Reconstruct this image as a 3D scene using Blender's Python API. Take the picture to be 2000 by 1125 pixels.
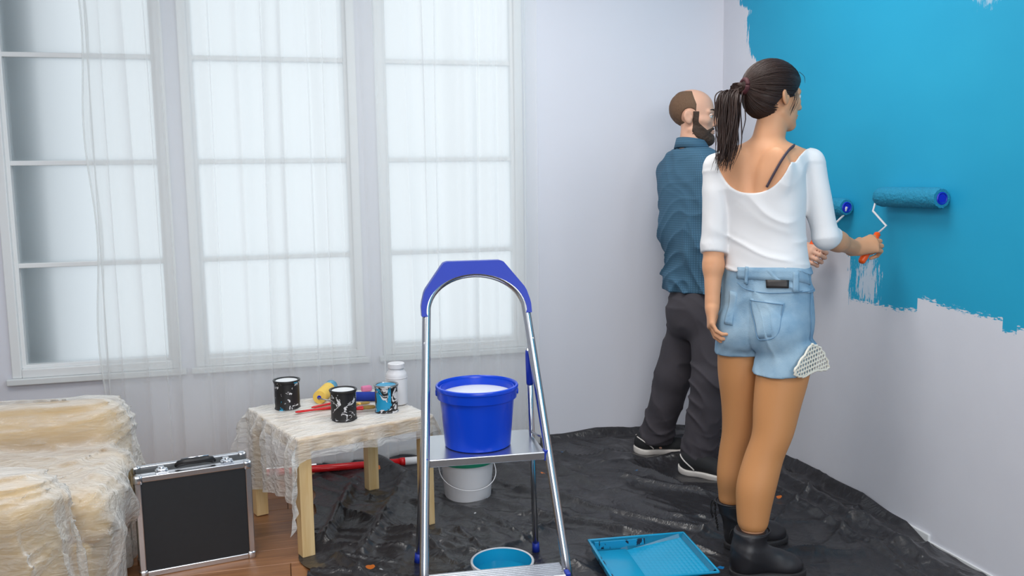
import bpy, bmesh, math, random
import numpy as np
from mathutils import Matrix, Vector

# ------------------------------------------------------------------ camera, world, lights, exposure
scene = bpy.context.scene
col = scene.collection
for o in list(bpy.data.objects):
    bpy.data.objects.remove(o)

cam_data = bpy.data.cameras.new('camera')
cam = bpy.data.objects.new('camera', cam_data)
col.objects.link(cam)
scene.camera = cam
cam_data.sensor_width = 36.0
cam_data.lens = 1755.0 / 2000.0 * 36.0
cam_data.clip_start = 0.05
YAW, PITCH, ROLL, EYE = math.radians(14.71), math.radians(7.06), math.radians(-0.82), 1.35
_f0 = Vector((math.sin(YAW), math.cos(YAW), 0)); _r0 = Vector((math.cos(YAW), -math.sin(YAW), 0)); _up = Vector((0, 0, 1))
_f = _f0 * math.cos(PITCH) - _up * math.sin(PITCH); _u = _f0 * math.sin(PITCH) + _up * math.cos(PITCH)
_r2 = _r0 * math.cos(ROLL) + _u * math.sin(ROLL); _u2 = -_r0 * math.sin(ROLL) + _u * math.cos(ROLL)
cam.matrix_world = Matrix(((_r2.x, _u2.x, -_f.x, 0), (_r2.y, _u2.y, -_f.y, 0), (_r2.z, _u2.z, -_f.z, EYE), (0, 0, 0, 1)))

world = bpy.data.worlds.new('overcast_sky')
scene.world = world
world.use_nodes = True
world.node_tree.nodes['Background'].inputs[0].default_value = (0.94, 0.965, 1.0, 1)
world.node_tree.nodes['Background'].inputs[1].default_value = 1.12

def area_light(name, loc, target, size, energy, color=(1, 1, 1), size_y=None):
    d = bpy.data.lights.new(name, 'AREA')
    d.energy = energy; d.color = color; d.size = size
    if size_y:
        d.shape = 'RECTANGLE'; d.size_y = size_y
    o = bpy.data.objects.new(name, d)
    col.objects.link(o)
    o.location = loc
    o.rotation_euler = (Vector(target) - Vector(loc)).to_track_quat('-Z', 'Y').to_euler()
    return o
area_light('ceiling_lamp', (1.2, 2.9, 2.68), (1.2, 2.9, 0.0), 1.0, 26, (1.0, 0.97, 0.93))
area_light('fill_light_left', (-0.7, 1.9, 2.68), (-0.7, 1.9, 0.0), 1.2, 34, (1.0, 0.97, 0.93))  # added fill, no known fixture: brightens the armchair side and window wall
area_light('room_lamp', (2.0, 0.2, 2.45), (1.75, 3.9, 0.9), 0.9, 22, (1.0, 0.97, 0.94))

area_light('fill_light_rear', (0.1, -1.2, 1.75), (1.0, 4.0, 0.8), 1.9, 60, (0.98, 0.99, 1.0))  # added fill behind the camera, lifts the lower walls; no real softbox

scene.view_settings.view_transform = 'Standard'
scene.view_settings.look = 'None'
scene.view_settings.exposure = 0.0
scene.view_settings.gamma = 1.0
scene.view_settings.use_curve_mapping = False

WX, WY = 2.257, 4.275      # right wall plane, window wall plane
random.seed(7)

# ------------------------------------------------------------------ materials
def lin(r, g, b):
    def c(v):
        v /= 255.0
        return v / 12.92 if v <= 0.04045 else ((v + 0.055) / 1.055) ** 2.4
    return (c(r), c(g), c(b), 1.0)

class NT:
    def __init__(self, name):
        self.m = bpy.data.materials.new(name); self.m.use_nodes = True
        self.t = self.m.node_tree; self.n = self.t.nodes; self.l = self.t.links
        self.n.clear()
        self.out = self.n.new('ShaderNodeOutputMaterial')
    def new(self, typ, **kw):
        nd = self.n.new(typ)
        for k, v in kw.items():
            if k.startswith('i_'):
                key = k[2:]
                nd.inputs[int(key) if key.isdigit() else key].default_value = v
            else:
                setattr(nd, k, v)
        return nd
    def link(self, a, b): self.l.new(a, b)
    def val(self, x, sock):
        if hasattr(x, 'links') or hasattr(x, 'is_linked'):
            self.l.new(x, sock)
        else:
            sock.default_value = x
    def math(self, op, a, b=0.0, c=None, clamp=False):
        nd = self.n.new('ShaderNodeMath'); nd.operation = op; nd.use_clamp = clamp
        self.val(a, nd.inputs[0]); self.val(b, nd.inputs[1])
        if c is not None: self.val(c, nd.inputs[2])
        return nd.outputs[0]
    def mix(self, fac, a, b):
        nd = self.n.new('ShaderNodeMix'); nd.data_type = 'RGBA'
        self.val(fac, nd.inputs[0]); self.val(a, nd.inputs[6]); self.val(b, nd.inputs[7])
        return nd.outputs[2]
    def coords(self, scale=(1, 1, 1), rot=(0, 0, 0), loc=(0, 0, 0)):
        tc = self.n.new('ShaderNodeTexCoord'); mp = self.n.new('ShaderNodeMapping')
        mp.inputs['Scale'].default_value = scale; mp.inputs['Rotation'].default_value = rot; mp.inputs['Location'].default_value = loc
        self.l.new(tc.outputs['Object'], mp.inputs[0]); return mp.outputs[0]
    def noise(self, vec, scale, detail=3.0, rough=0.5, dist=0.0):
        nd = self.n.new('ShaderNodeTexNoise'); nd.inputs['Scale'].default_value = scale
        nd.inputs['Detail'].default_value = detail; nd.inputs['Roughness'].default_value = rough; nd.inputs['Distortion'].default_value = dist
        self.l.new(vec, nd.inputs['Vector']); return nd.outputs['Fac']
    def ramp(self, fac, stops, interp='LINEAR'):
        nd = self.n.new('ShaderNodeValToRGB'); nd.color_ramp.interpolation = interp
        e = nd.color_ramp.elements
        while len(e) < len(stops): e.new(0.5)
        for i, (p, c) in enumerate(stops):
            e[i].position = p
            e[i].color = c if len(c) == 4 else (c[0], c[1], c[2], 1)
        self.val(fac, nd.inputs[0]); return nd.outputs[0]
    def bsdf(self, color, rough=0.5, metal=0.0, spec=0.5, **kw):
        b = self.n.new('ShaderNodeBsdfPrincipled')
        self.val(color, b.inputs['Base Color']); self.val(rough, b.inputs['Roughness']); self.val(metal, b.inputs['Metallic'])
        b.inputs['Specular IOR Level'].default_value = spec
        for k, v in kw.items(): b.inputs[k].default_value = v
        return b
    def bump(self, h, bs, strength=0.3, dist=0.01):
        nd = self.n.new('ShaderNodeBump'); nd.inputs['Strength'].default_value = strength; nd.inputs['Distance'].default_value = dist
        self.val(h, nd.inputs['Height']); self.l.new(nd.outputs[0], bs.inputs['Normal'])
    def done(self, sh):
        self.l.new(sh.outputs[0], self.out.inputs[0]); return self.m

def simple(name, rgb, rough=0.5, metal=0.0, spec=0.5, var=0.06, scale=18.0, bump=0.0, **kw):
    t = NT(name); v = t.coords(); n = t.noise(v, scale, 4)
    c = lin(*rgb)
    lo = tuple(x * (1 - var) for x in c[:3]) + (1,); hi = tuple(min(1, x * (1 + var)) for x in c[:3]) + (1,)
    b = t.bsdf(t.mix(n, lo, hi), rough, metal, spec, **kw)
    if bump: t.bump(n, b, bump, 0.004)
    return t.done(b)

M = {}
def make_materials():
    M['wall'] = simple('white_wall_paint', (216, 218, 227), 0.75, spec=0.2, var=0.015, scale=3, bump=0.02)
    M['ceiling'] = simple('ceiling_paint', (232, 233, 236), 0.9, var=0.01)
    M['frame'] = simple('window_frame_paint', (225, 228, 230), 0.35, var=0.01)
    M['sill'] = simple('sill_paint', (214, 218, 220), 0.45, var=0.01)
    M['alu'] = simple('brushed_aluminium', (205, 207, 212), 0.25, 1.0, var=0.05, scale=40)
    M['alu_dull'] = simple('dull_aluminium', (205, 207, 212), 0.27, 0.95, var=0.06, scale=30)
    M['chrome'] = simple('chrome', (215, 218, 224), 0.15, 1.0, var=0.02)
    M['blue_plastic'] = simple('dark_blue_plastic', (24, 52, 165), 0.4, var=0.04)
    M['bucket_blue'] = simple('blue_bucket_plastic', (3, 66, 205), 0.28, var=0.05, scale=6)
    M['white_plastic'] = simple('white_plastic', (222, 222, 226), 0.35, var=0.02)
    M['offwhite'] = simple('white_paint_skin', (232, 234, 236), 0.3, var=0.03)
    M['green_plastic'] = simple('green_plastic', (24, 120, 92), 0.35, var=0.03)
    M['blue_paint'] = simple('wet_blue_paint', (22, 152, 196), 0.22, var=0.08, scale=9)
    M['roller_blue'] = simple('painted_roller_pile', (14, 132, 168), 0.75, var=0.25, scale=160, bump=0.9)
    M['deep_blue'] = simple('blue_roller_core', (10, 30, 190), 0.4)
    M['orange'] = simple('orange_handle_plastic', (242, 92, 24), 0.35, var=0.04)
    M['red'] = simple('red_lacquer', (205, 22, 28), 0.25, var=0.04)
    M['black_plastic'] = simple('black_plastic', (24, 24, 27), 0.4)
    M['steel'] = simple('galvanised_steel', (165, 166, 168), 0.3, 0.9)
    M['yellow_foam'] = simple('yellow_foam', (238, 200, 96), 0.85, var=0.1, scale=60, bump=0.3)
    M['navy_foam'] = simple('navy_foam', (12, 50, 150), 0.8, var=0.1, scale=60, bump=0.3)
    M['bristle'] = simple('olive_bristle', (150, 122, 60), 0.8, var=0.2, scale=90)
    M['beech'] = simple('pale_handle_wood', (226, 178, 92), 0.5)
    M['pink'] = simple('pink_foam', (222, 130, 170), 0.8)
    # table wood, straight pale grain
    t = NT('pale_pine'); v = t.coords((14, 14, 1.2)); n = t.noise(v, 3.2, 4, 0.6, 0.6)
    t_b = t.bsdf(t.ramp(n, [(0.3, lin(214, 178, 122)), (0.7, lin(232, 204, 154))]), 0.5)
    M['pine'] = t.done(t_b)
    t = NT('oak_floor'); v = t.coords((1.6, 22, 22)); n = t.noise(v, 2.2, 5, 0.6, 0.8)
    oi = t.new('ShaderNodeObjectInfo')
    c = t.ramp(n, [(0.25, lin(122, 80, 50)), (0.75, lin(166, 116, 76))])
    hs = t.new('ShaderNodeHueSaturation'); t.link(c, hs.inputs['Color'])
    t.link(t.math('MULTIPLY_ADD', oi.outputs['Random'], 0.3, 0.85), hs.inputs['Value'])
    b = t.bsdf(hs.outputs[0], 0.42); t.bump(n, b, 0.08, 0.003); M['oak'] = t.done(b)
    M['floor_base'] = simple('dark_joint', (60, 42, 30), 0.8)
    # frosted pane: light falls through from the overcast sky outside
    t = NT('frosted_glass')
    tr = t.new('ShaderNodeBsdfTranslucent'); tr.inputs[0].default_value = (0.93, 0.965, 0.98, 1)
    gl = t.new('ShaderNodeBsdfGlossy'); gl.inputs['Roughness'].default_value = 0.35
    mx = t.new('ShaderNodeMixShader'); mx.inputs[0].default_value = 0.03
    t.link(tr.outputs[0], mx.inputs[1]); t.link(gl.outputs[0], mx.inputs[2]); M['frosted'] = t.done(mx)
    # sheer curtain voile
    t = NT('sheer_voile')
    tp = t.new('ShaderNodeBsdfTransparent'); tp.inputs[0].default_value = (0.97, 0.98, 0.98, 1)
    df = t.new('ShaderNodeBsdfDiffuse'); df.inputs[0].default_value = (0.93, 0.93, 0.925, 1)
    tl = t.new('ShaderNodeBsdfTranslucent'); tl.inputs[0].default_value = (0.94, 0.94, 0.935, 1)
    m1 = t.new('ShaderNodeMixShader'); m1.inputs[0].default_value = 0.5
    t.link(df.outputs[0], m1.inputs[1]); t.link(tl.outputs[0], m1.inputs[2])
    lw = t.new('ShaderNodeLayerWeight'); lw.inputs[0].default_value = 0.5
    m2 = t.new('ShaderNodeMixShader')
    t.link(t.math('MULTIPLY_ADD', lw.outputs['Facing'], 0.5, 0.35, clamp=True), m2.inputs[0])
    t.link(tp.outputs[0], m2.inputs[1]); t.link(m1.outputs[0], m2.inputs[2]); M['voile'] = t.done(m2)
    # clear dust-sheet film
    def film(name, dens, tint):
        t = NT(name)
        tp = t.new('ShaderNodeBsdfTransparent'); tp.inputs[0].default_value = (0.97, 0.97, 0.96, 1)
        v = t.coords(); n = t.noise(t.coords((1.2, 6, 7), (0, 0, 0.15)), 7, 4, 0.55, 0.6)
        b = t.bsdf(tint, 0.14, spec=0.9)
        t.bump(n, b, 0.6, 0.02)
        lw = t.new('ShaderNodeLayerWeight'); lw.inputs[0].default_value = 0.45
        m = t.new('ShaderNodeMixShader')
        f = t.math('MULTIPLY_ADD', lw.outputs['Facing'], 0.75, dens, clamp=True)
        f = t.math('ADD', f, t.math('MULTIPLY', t.math('SUBTRACT', n, 0.5), 0.45), clamp=True)
        t.link(f, m.inputs[0]); t.link(tp.outputs[0], m.inputs[1]); t.link(b.outputs[0], m.inputs[2])
        return t.done(m)
    M['film'] = film('clear_dust_sheet', 0.19, (0.82, 0.80, 0.77, 1))
    M['film_table'] = film('clear_table_sheet', 0.32, (0.84, 0.82, 0.79, 1))
    # black ground sheet with flecks of dried paint
    t = NT('black_ground_sheet'); v = t.coords()
    n = t.noise(v, 40, 3)
    base = t.mix(n, lin(34, 33, 36), lin(50, 49, 52))
    def flecks(seed, scale, thr, colr, prev):
        vo = t.new('ShaderNodeTexVoronoi'); vo.inputs['Scale'].default_value = scale
        vv = t.coords(loc=(seed, seed * 0.7, 0)); wn = t.new('ShaderNodeVectorMath'); wn.operation = 'ADD'
        nn = t.new('ShaderNodeTexNoise'); nn.inputs['Scale'].default_value = 30; t.link(vv, nn.inputs['Vector'])
        sc = t.new('ShaderNodeVectorMath'); sc.operation = 'SCALE'; t.link(nn.outputs['Color'], sc.inputs[0]); sc.inputs[3].default_value = 0.03
        t.link(vv, wn.inputs[0]); t.link(sc.outputs[0], wn.inputs[1]); t.link(wn.outputs[0], vo.inputs['Vector'])
        sep = t.new('ShaderNodeSeparateColor'); t.link(vo.outputs['Color'], sep.inputs[0])
        size = t.math('MULTIPLY', t.math('SUBTRACT', sep.outputs[0], 0.62), thr)
        mask = t.math('LESS_THAN', vo.outputs['Distance'], size)
        return t.mix(mask, prev, colr)
    c = flecks(0.0, 7.0, 0.28, lin(196, 104, 36), base)
    c = flecks(3.3, 8.0, 0.30, lin(20, 110, 170), c)
    c = flecks(9.1, 12.0, 0.2, lin(168, 168, 172), c)
    b = t.bsdf(c, 0.29, spec=0.55); t.bump(t.noise(t.coords((1, 1, 1)), 24, 4, 0.5, 1.2), b, 0.24, 0.02)
    M['black_sheet'] = t.done(b)
    M['sofa'] = simple('tan_upholstery', (204, 174, 124), 0.9, var=0.06, bump=0.1)
    M['case_black'] = simple('case_panel', (30, 33, 37), 0.5, var=0.15, scale=60, bump=0.05)
    M['skin_w'] = simple('skin_woman', (216, 158, 118), 0.48, var=0.05, scale=14, spec=0.35, **{'Subsurface Weight': 0.12, 'Subsurface Radius': (0.012, 0.005, 0.003)})
    M['skin_m'] = simple('skin_man', (222, 172, 146), 0.48, var=0.05, scale=14, spec=0.35, **{'Subsurface Weight': 0.12, 'Subsurface Radius': (0.012, 0.005, 0.003)})
    M['tights'] = simple('tan_tights', (196, 136, 84), 0.6, var=0.03, scale=8)
    M['hair_w'] = simple('dark_brown_hair', (48, 32, 27), 0.46, var=0.35, scale=90, spec=0.32)
    M['hair_m'] = simple('cropped_brown_hair', (104, 78, 58), 0.8, var=0.3, scale=220, bump=0.4)
    M['beard'] = simple('dark_beard', (66, 50, 40), 0.8, var=0.35, scale=240, bump=0.6)
    M['scrunchie'] = simple('wine_hair_tie', (70, 26, 34), 0.7)
    M['tee'] = simple('white_jersey', (226, 226, 228), 0.8, var=0.02, bump=0.03)
    M['strap'] = simple('plum_strap', (74, 62, 74), 0.6)
    # denim
    t = NT('light_denim'); n1 = t.noise(t.coords(), 9, 4); n2 = t.noise(t.coords((1, 1, 6)), 160, 2)
    c = t.ramp(n1, [(0.3, lin(108, 146, 176)), (0.7, lin(172, 198, 214))])
    b = t.bsdf(t.mix(t.math('MULTIPLY', n2, 0.35), c, lin(120, 150, 175)), 0.85); t.bump(n2, b, 0.4, 0.003); M['denim'] = t.done(b)
    M['denim_dark'] = simple('denim_seam', (104, 140, 170), 0.85, var=0.12, scale=120)
    M['lace'] = simple('ivory_lace', (232, 226, 212), 0.85, var=0.04)
    M['patch'] = simple('dark_leather_patch', (44, 40, 40), 0.5, var=0.2)
    M['boot'] = simple('black_leather', (34, 33, 37), 0.42, var=0.15, scale=12, bump=0.08)
    M['boot_sole'] = simple('black_rubber', (40, 39, 42), 0.7)
    M['lace_black'] = simple('black_laces', (14, 14, 16), 0.8)
    # fine check shirt
    t = NT('teal_check_cotton'); v = t.coords(loc=(-0.085, -0.06, 0))
    sx = t.new('ShaderNodeSeparateXYZ'); t.link(v, sx.inputs[0])
    ang = t.math('MULTIPLY', t.math('ARCTAN2', sx.outputs[0], sx.outputs[1]), 0.16)
    def stripe(s_, w):
        f = t.math('FRACT', t.math('MULTIPLY', s_, 95.0)); return t.math('LESS_THAN', f, w)
    g = t.math('MAXIMUM', stripe(ang, 0.28), stripe(sx.outputs[2], 0.28))
    n = t.noise(t.coords(), 6, 3)
    c = t.mix(n, lin(58, 96, 122), lin(74, 116, 142))
    b = t.bsdf(t.mix(t.math('MULTIPLY', g, 0.5), c, lin(34, 62, 84)), 0.85); M['shirt'] = t.done(b)
    M['trouser'] = simple('charcoal_twill', (62, 58, 64), 0.85, var=0.08, scale=60)
    M['shoe'] = simple('black_knit', (30, 31, 34), 0.8, var=0.2, scale=150)
    M['shoe_sole'] = simple('white_foam_sole', (214, 208, 202), 0.6)
    M['eye_white'] = simple('eye_white', (225, 222, 218), 0.2)
    M['iris'] = simple('dark_iris', (40, 28, 22), 0.15)
    M['brow'] = simple('dark_brow', (52, 40, 34), 0.8)
    M['lip'] = simple('lip', (190, 112, 98), 0.45)

# ------------------------------------------------------------------ object helpers
def empty(name, loc=(0, 0, 0), rz=0.0):
    o = bpy.data.objects.new(name, None); col.objects.link(o)
    o.empty_display_size = 0.05
    o.location = loc; o.rotation_euler = (0, 0, rz)
    return o
def tag(o, label=None, cat=None, group=None, kind=None):
    if label: o['label'] = label
    if cat: o['category'] = cat
    if group: o['group'] = group
    if kind: o['kind'] = kind
    return o
def thing(name, label, cat, loc=(0, 0, 0), rz=0.0, group=None):
    return tag(empty(name, loc, rz), label, cat, group)
def mesh_obj(name, verts, faces, mat, parent=None, smooth=True, loc=None):
    me = bpy.data.meshes.new(name)
    if isinstance(verts, np.ndarray) and isinstance(faces, np.ndarray) and len(faces):
        nv, nf, k = len(verts), len(faces), faces.shape[1]
        me.vertices.add(nv); me.vertices.foreach_set('co', verts.astype(np.float32).ravel())
        me.loops.add(nf * k); me.loops.foreach_set('vertex_index', faces.astype(np.int32).ravel())
        me.polygons.add(nf); me.polygons.foreach_set('loop_start', np.arange(0, nf * k, k, dtype=np.int32))
        me.update(calc_edges=True); me.validate()
    else:
        me.from_pydata([tuple(map(float, v)) for v in verts], [], [tuple(map(int, f)) for f in faces])
        me.update()
    if smooth:
        me.polygons.foreach_set('use_smooth', [True] * len(me.polygons))
    me.materials.append(M[mat] if isinstance(mat, str) else mat)
    o = bpy.data.objects.new(name, me); col.objects.link(o)
    if parent is not None: o.parent = parent
    if loc is not None: o.location = loc
    return o
def bm_obj(name, bm, mat, parent=None, smooth=False, loc=None, angle=None):
    bmesh.ops.recalc_face_normals(bm, faces=bm.faces[:])
    me = bpy.data.meshes.new(name); bm.to_mesh(me); bm.free()
    me.materials.append(M[mat] if isinstance(mat, str) else mat)
    o = bpy.data.objects.new(name, me); col.objects.link(o)
    if smooth:
        for p in me.polygons: p.use_smooth = True
        if angle is not None:
            me.set_sharp_from_angle(angle=math.radians(angle))
    if parent is not None: o.parent = parent
    if loc is not None: o.location = loc
    return o
def add_box(bm, lo, hi, bevel=0.0, mtx=None, seg=2):
    c = [(a + b) / 2 for a, b in zip(lo, hi)]; s = [abs(b - a) for a, b in zip(lo, hi)]
    r = bmesh.ops.create_cube(bm, size=1.0, matrix=Matrix.Translation(c) @ Matrix.Diagonal((s[0], s[1], s[2], 1)))
    vs = r['verts']
    if bevel > 0:
        es = list({e for v in vs for e in v.link_edges})
        rb = bmesh.ops.bevel(bm, geom=es, offset=bevel, segments=seg, profile=0.5, affect='EDGES')
        vs = list({v for f in rb['faces'] for v in f.verts} | {v for v in vs if v.is_valid})
    if mtx is not None:
        bmesh.ops.transform(bm, matrix=mtx, verts=vs)
    return vs
def box(name, lo, hi, mat, parent=None, bevel=0.0, mtx=None, smooth=False):
    bm = bmesh.new(); add_box(bm, lo, hi, bevel, mtx)
    return bm_obj(name, bm, mat, parent, smooth)
def lathe(name, prof, mat, parent=None, seg=40, smooth=True, loc=None, angle=35, closed=False):
    bm = bmesh.new(); rings = []
    for (r, z) in prof:
        if r < 1e-6: rings.append([bm.verts.new((0, 0, z))])
        else: rings.append([bm.verts.new((r * math.cos(2 * math.pi * i / seg), r * math.sin(2 * math.pi * i / seg), z)) for i in range(seg)])
    pairs = list(zip(rings[:-1], rings[1:])) + ([(rings[-1], rings[0])] if closed else [])
    for a, b in pairs:
        for i in range(seg):
            j = (i + 1) % seg
            if len(a) == 1 and len(b) == 1: continue
            if len(a) == 1: bm.faces.new((a[0], b[i], b[j]))
            elif len(b) == 1: bm.faces.new((a[i], a[j], b[0]))
            else: bm.faces.new((a[i], a[j], b[j], b[i]))
    return bm_obj(name, bm, mat, parent, smooth, loc, angle)
def tube_geo(path, rad, seg=10, caps=True, flat=1.0):
    P = [Vector(p) for p in path]; n = len(P)
    R = rad if isinstance(rad, (list, tuple)) else [rad] * n
    V, Fc = [], []; up = None
    for i in range(n):
        t = (P[min(i + 1, n - 1)] - P[max(i - 1, 0)]).normalized()
        if up is None:
            ref = Vector((0, 0, 1)) if abs(t.z) < 0.9 else Vector((1, 0, 0))
            up = (ref - t * ref.dot(t)).normalized()
        else:
            up = (up - t * up.dot(t)).normalized()
        sd = t.cross(up)
        for k in range(seg):
            a = 2 * math.pi * k / seg
            V.append(P[i] + (up * math.cos(a) * flat + sd * math.sin(a)) * R[i])
    for i in range(n - 1):
        for k in range(seg):
            a, b = i * seg + k, i * seg + (k + 1) % seg
            Fc.append((a, b, b + seg, a + seg))
    if caps:
        Fc.append(tuple(range(seg - 1, -1, -1))); Fc.append(tuple(range((n - 1) * seg, n * seg)))
    return V, Fc
def tube(name, path, rad, mat, parent=None, seg=10, flat=1.0, caps=True):
    V, Fc = tube_geo(path, rad, seg, caps, flat)
    return mesh_obj(name, V, Fc, mat, parent)
def join_geo(geos):
    V, Fc = [], []
    for v, f in geos:
        b = len(V); V += list(v); Fc += [tuple(i + b for i in q) for q in f]
    return V, Fc
def prism(name, poly, thick, mat, parent=None, mtx=None, bevel=0.0):
    """extrude a polygon lying in local XZ along Y by thick (centred)"""
    bm = bmesh.new()
    a = [bm.verts.new((x, -thick / 2, z)) for x, z in poly]; b = [bm.verts.new((x, thick / 2, z)) for x, z in poly]
    bm.faces.new(a); bm.faces.new(b[::-1]); n = len(poly)
    for i in range(n):
        bm.faces.new((a[i], b[i], b[(i + 1) % n], a[(i + 1) % n]))
    if bevel:
        bmesh.ops.bevel(bm, geom=[e for e in bm.edges], offset=bevel, segments=2, profile=0.5, affect='EDGES')
    if mtx is not None: bmesh.ops.transform(bm, matrix=mtx, verts=bm.verts[:])
    return bm_obj(name, bm, mat, parent)
def arc(cx, cy, r, a0, a1, n):
    return [(cx + r * math.cos(math.radians(a0 + (a1 - a0) * i / (n - 1))), cy + r * math.sin(math.radians(a0 + (a1 - a0) * i / (n - 1)))) for i in range(n)]
def cat_rom(P, n=8):
    P = [np.array(p, float) for p in P]; Q = [2 * P[0] - P[1]] + P + [2 * P[-1] - P[-2]]; out = []
    for i in range(1, len(Q) - 2):
        for k in range(n):
            t = k / n; a, b, c, d = Q[i - 1:i + 3]
            out.append(0.5 * ((2 * b) + (c - a) * t + (2 * a - 5 * b + 4 * c - d) * t * t + (3 * b - a - 3 * c + d) * t ** 3))
    out.append(P[-1]); return out

# ------------------------------------------------------------------ smooth value noise and signed-distance modelling (numpy)
def _hash(ix, iy, iz, seed):
    u = np.uint32
    h = ix * u(374761393) + iy * u(668265263) + iz * u(2147483647) + u((seed * 974634721) & 0xFFFFFFFF)
    h = (h ^ (h >> u(13))) * u(1274126177)
    return ((h ^ (h >> u(16))) & u(0xFFFF)).astype(np.float32) / np.float32(65535.0)
def noise3(P, seed=0):
    P = np.asarray(P, np.float32); I = np.floor(P); f = P - I; f = f * f * (3 - 2 * f); I = I.astype(np.int32).view(np.uint32)
    x, y, z = I[..., 0], I[..., 1], I[..., 2]; fx, fy, fz = f[..., 0], f[..., 1], f[..., 2]
    r = 0
    for dx in (0, 1):
        wx = fx if dx else 1 - fx
        for dy in (0, 1):
            wy = fy if dy else 1 - fy
            for dz in (0, 1):
                wz = fz if dz else 1 - fz
                r = r + wx * wy * wz * _hash(x + np.uint32(dx), y + np.uint32(dy), z + np.uint32(dz), seed)
    return r
def ridge(P, seed=0):
    return 1 - np.abs(2 * noise3(P, seed) - 1)
def smin(a, b, k):
    if k <= 0: return np.minimum(a, b)
    h = np.clip(0.5 + 0.5 * (b - a) / k, 0, 1); return b + (a - b) * h - k * h * (1 - h)
def smax(a, b, k): return -smin(-a, -b, k)

class RC:      # round cone
    def __init__(s, a, b, ra, rb=None):
        s.a = np.array(a, np.float32); s.b = np.array(b, np.float32); s.ra = ra; s.rb = ra if rb is None else rb
        s.c = (s.a + s.b) / 2; s.R = float(np.linalg.norm(s.a - s.b)) / 2 + max(s.ra, s.rb)
    def __call__(s, P):
        ab = s.b - s.a; t = np.clip(((P - s.a) @ ab) / max(float(ab @ ab), 1e-9), 0, 1)
        q = P - s.a - t[..., None] * ab
        return np.sqrt((q * q).sum(-1)) - (s.ra + (s.rb - s.ra) * t)
class EL:      # oriented ellipsoid; M columns are the local axes
    def __init__(s, c, r, Mx=None):
        s.c = np.array(c, np.float32); s.r = np.array(r, np.float32); s.M = np.eye(3, dtype=np.float32) if Mx is None else np.array(Mx, np.float32)
        s.R = float(max(r))
    def __call__(s, P):
        q = (P - s.c) @ s.M; k0 = np.sqrt(((q / s.r) ** 2).sum(-1)); k1 = np.sqrt(((q / (s.r * s.r)) ** 2).sum(-1))
        return k0 * (k0 - 1.0) / np.maximum(k1, 1e-6)
class BX:      # oriented rounded box
    def __init__(s, c, h, rd=0.01, Mx=None):
        s.c = np.array(c, np.float32); s.h = np.array(h, np.float32); s.rd = rd; s.M = np.eye(3, dtype=np.float32) if Mx is None else np.array(Mx, np.float32)
        s.R = float(np.linalg.norm(s.h))
    def __call__(s, P):
        q = np.abs((P - s.c) @ s.M) - (s.h - s.rd)
        return np.sqrt((np.maximum(q, 0) ** 2).sum(-1)) + np.minimum(q.max(-1), 0) - s.rd
class LOFT:    # stack of elliptical sections (z, cx, cy, a, b, heading)
    def __init__(s, secs, grow=0.0, p=2.3):
        S = np.array(sorted([tuple(x) for x in secs]), np.float64); s.S = S; s.g = grow; s.p = p
        s.c = np.array([S[:, 1].mean(), S[:, 2].mean(), (S[0, 0] + S[-1, 0]) / 2], np.float32)
        s.R = float((S[-1, 0] - S[0, 0]) / 2 + S[:, 3].max() + 0.05)
        s.z0 = S[0, 0] - 0.05; s.n = 500; zz = np.linspace(s.z0, S[-1, 0] + 0.05, s.n + 1); s.dz = zz[1] - zz[0]; h = 0.018
        T = np.stack([(np.interp(zz - h, S[:, 0], S[:, k]) + 2 * np.interp(zz, S[:, 0], S[:, k]) + np.interp(zz + h, S[:, 0], S[:, k])) / 4 for k in range(1, 6)], -1)
        s.T = np.concatenate([T[:, :2], T[:, 2:4] + grow, np.cos(T[:, 4:]), np.sin(T[:, 4:])], -1).astype(np.float32)
    def __call__(s, P):
        S = s.S; z = P[..., 2]
        q = np.clip((z - s.z0) / s.dz, 0, s.n - 1.001); i = q.astype(np.int32); fr = (q - i)[..., None].astype(np.float32)
        t = s.T[i] * (1 - fr) + s.T[i + 1] * fr
        a, b, cs, sn = t[..., 2], t[..., 3], t[..., 4], t[..., 5]; x = P[..., 0] - t[..., 0]; y = P[..., 1] - t[..., 1]
        u = x * cs - y * sn; v = x * sn + y * cs      # u: to the right, v: forward
        k = (np.abs(u / a) ** s.p + np.abs(v / b) ** s.p) ** (1 / s.p)
        d = (k - 1) * np.minimum(a, b)
        dz = np.maximum(S[0, 0] - s.g - z, z - S[-1, 0] - s.g)
        return smax(d, dz, 0.03).astype(np.float32)

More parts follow.
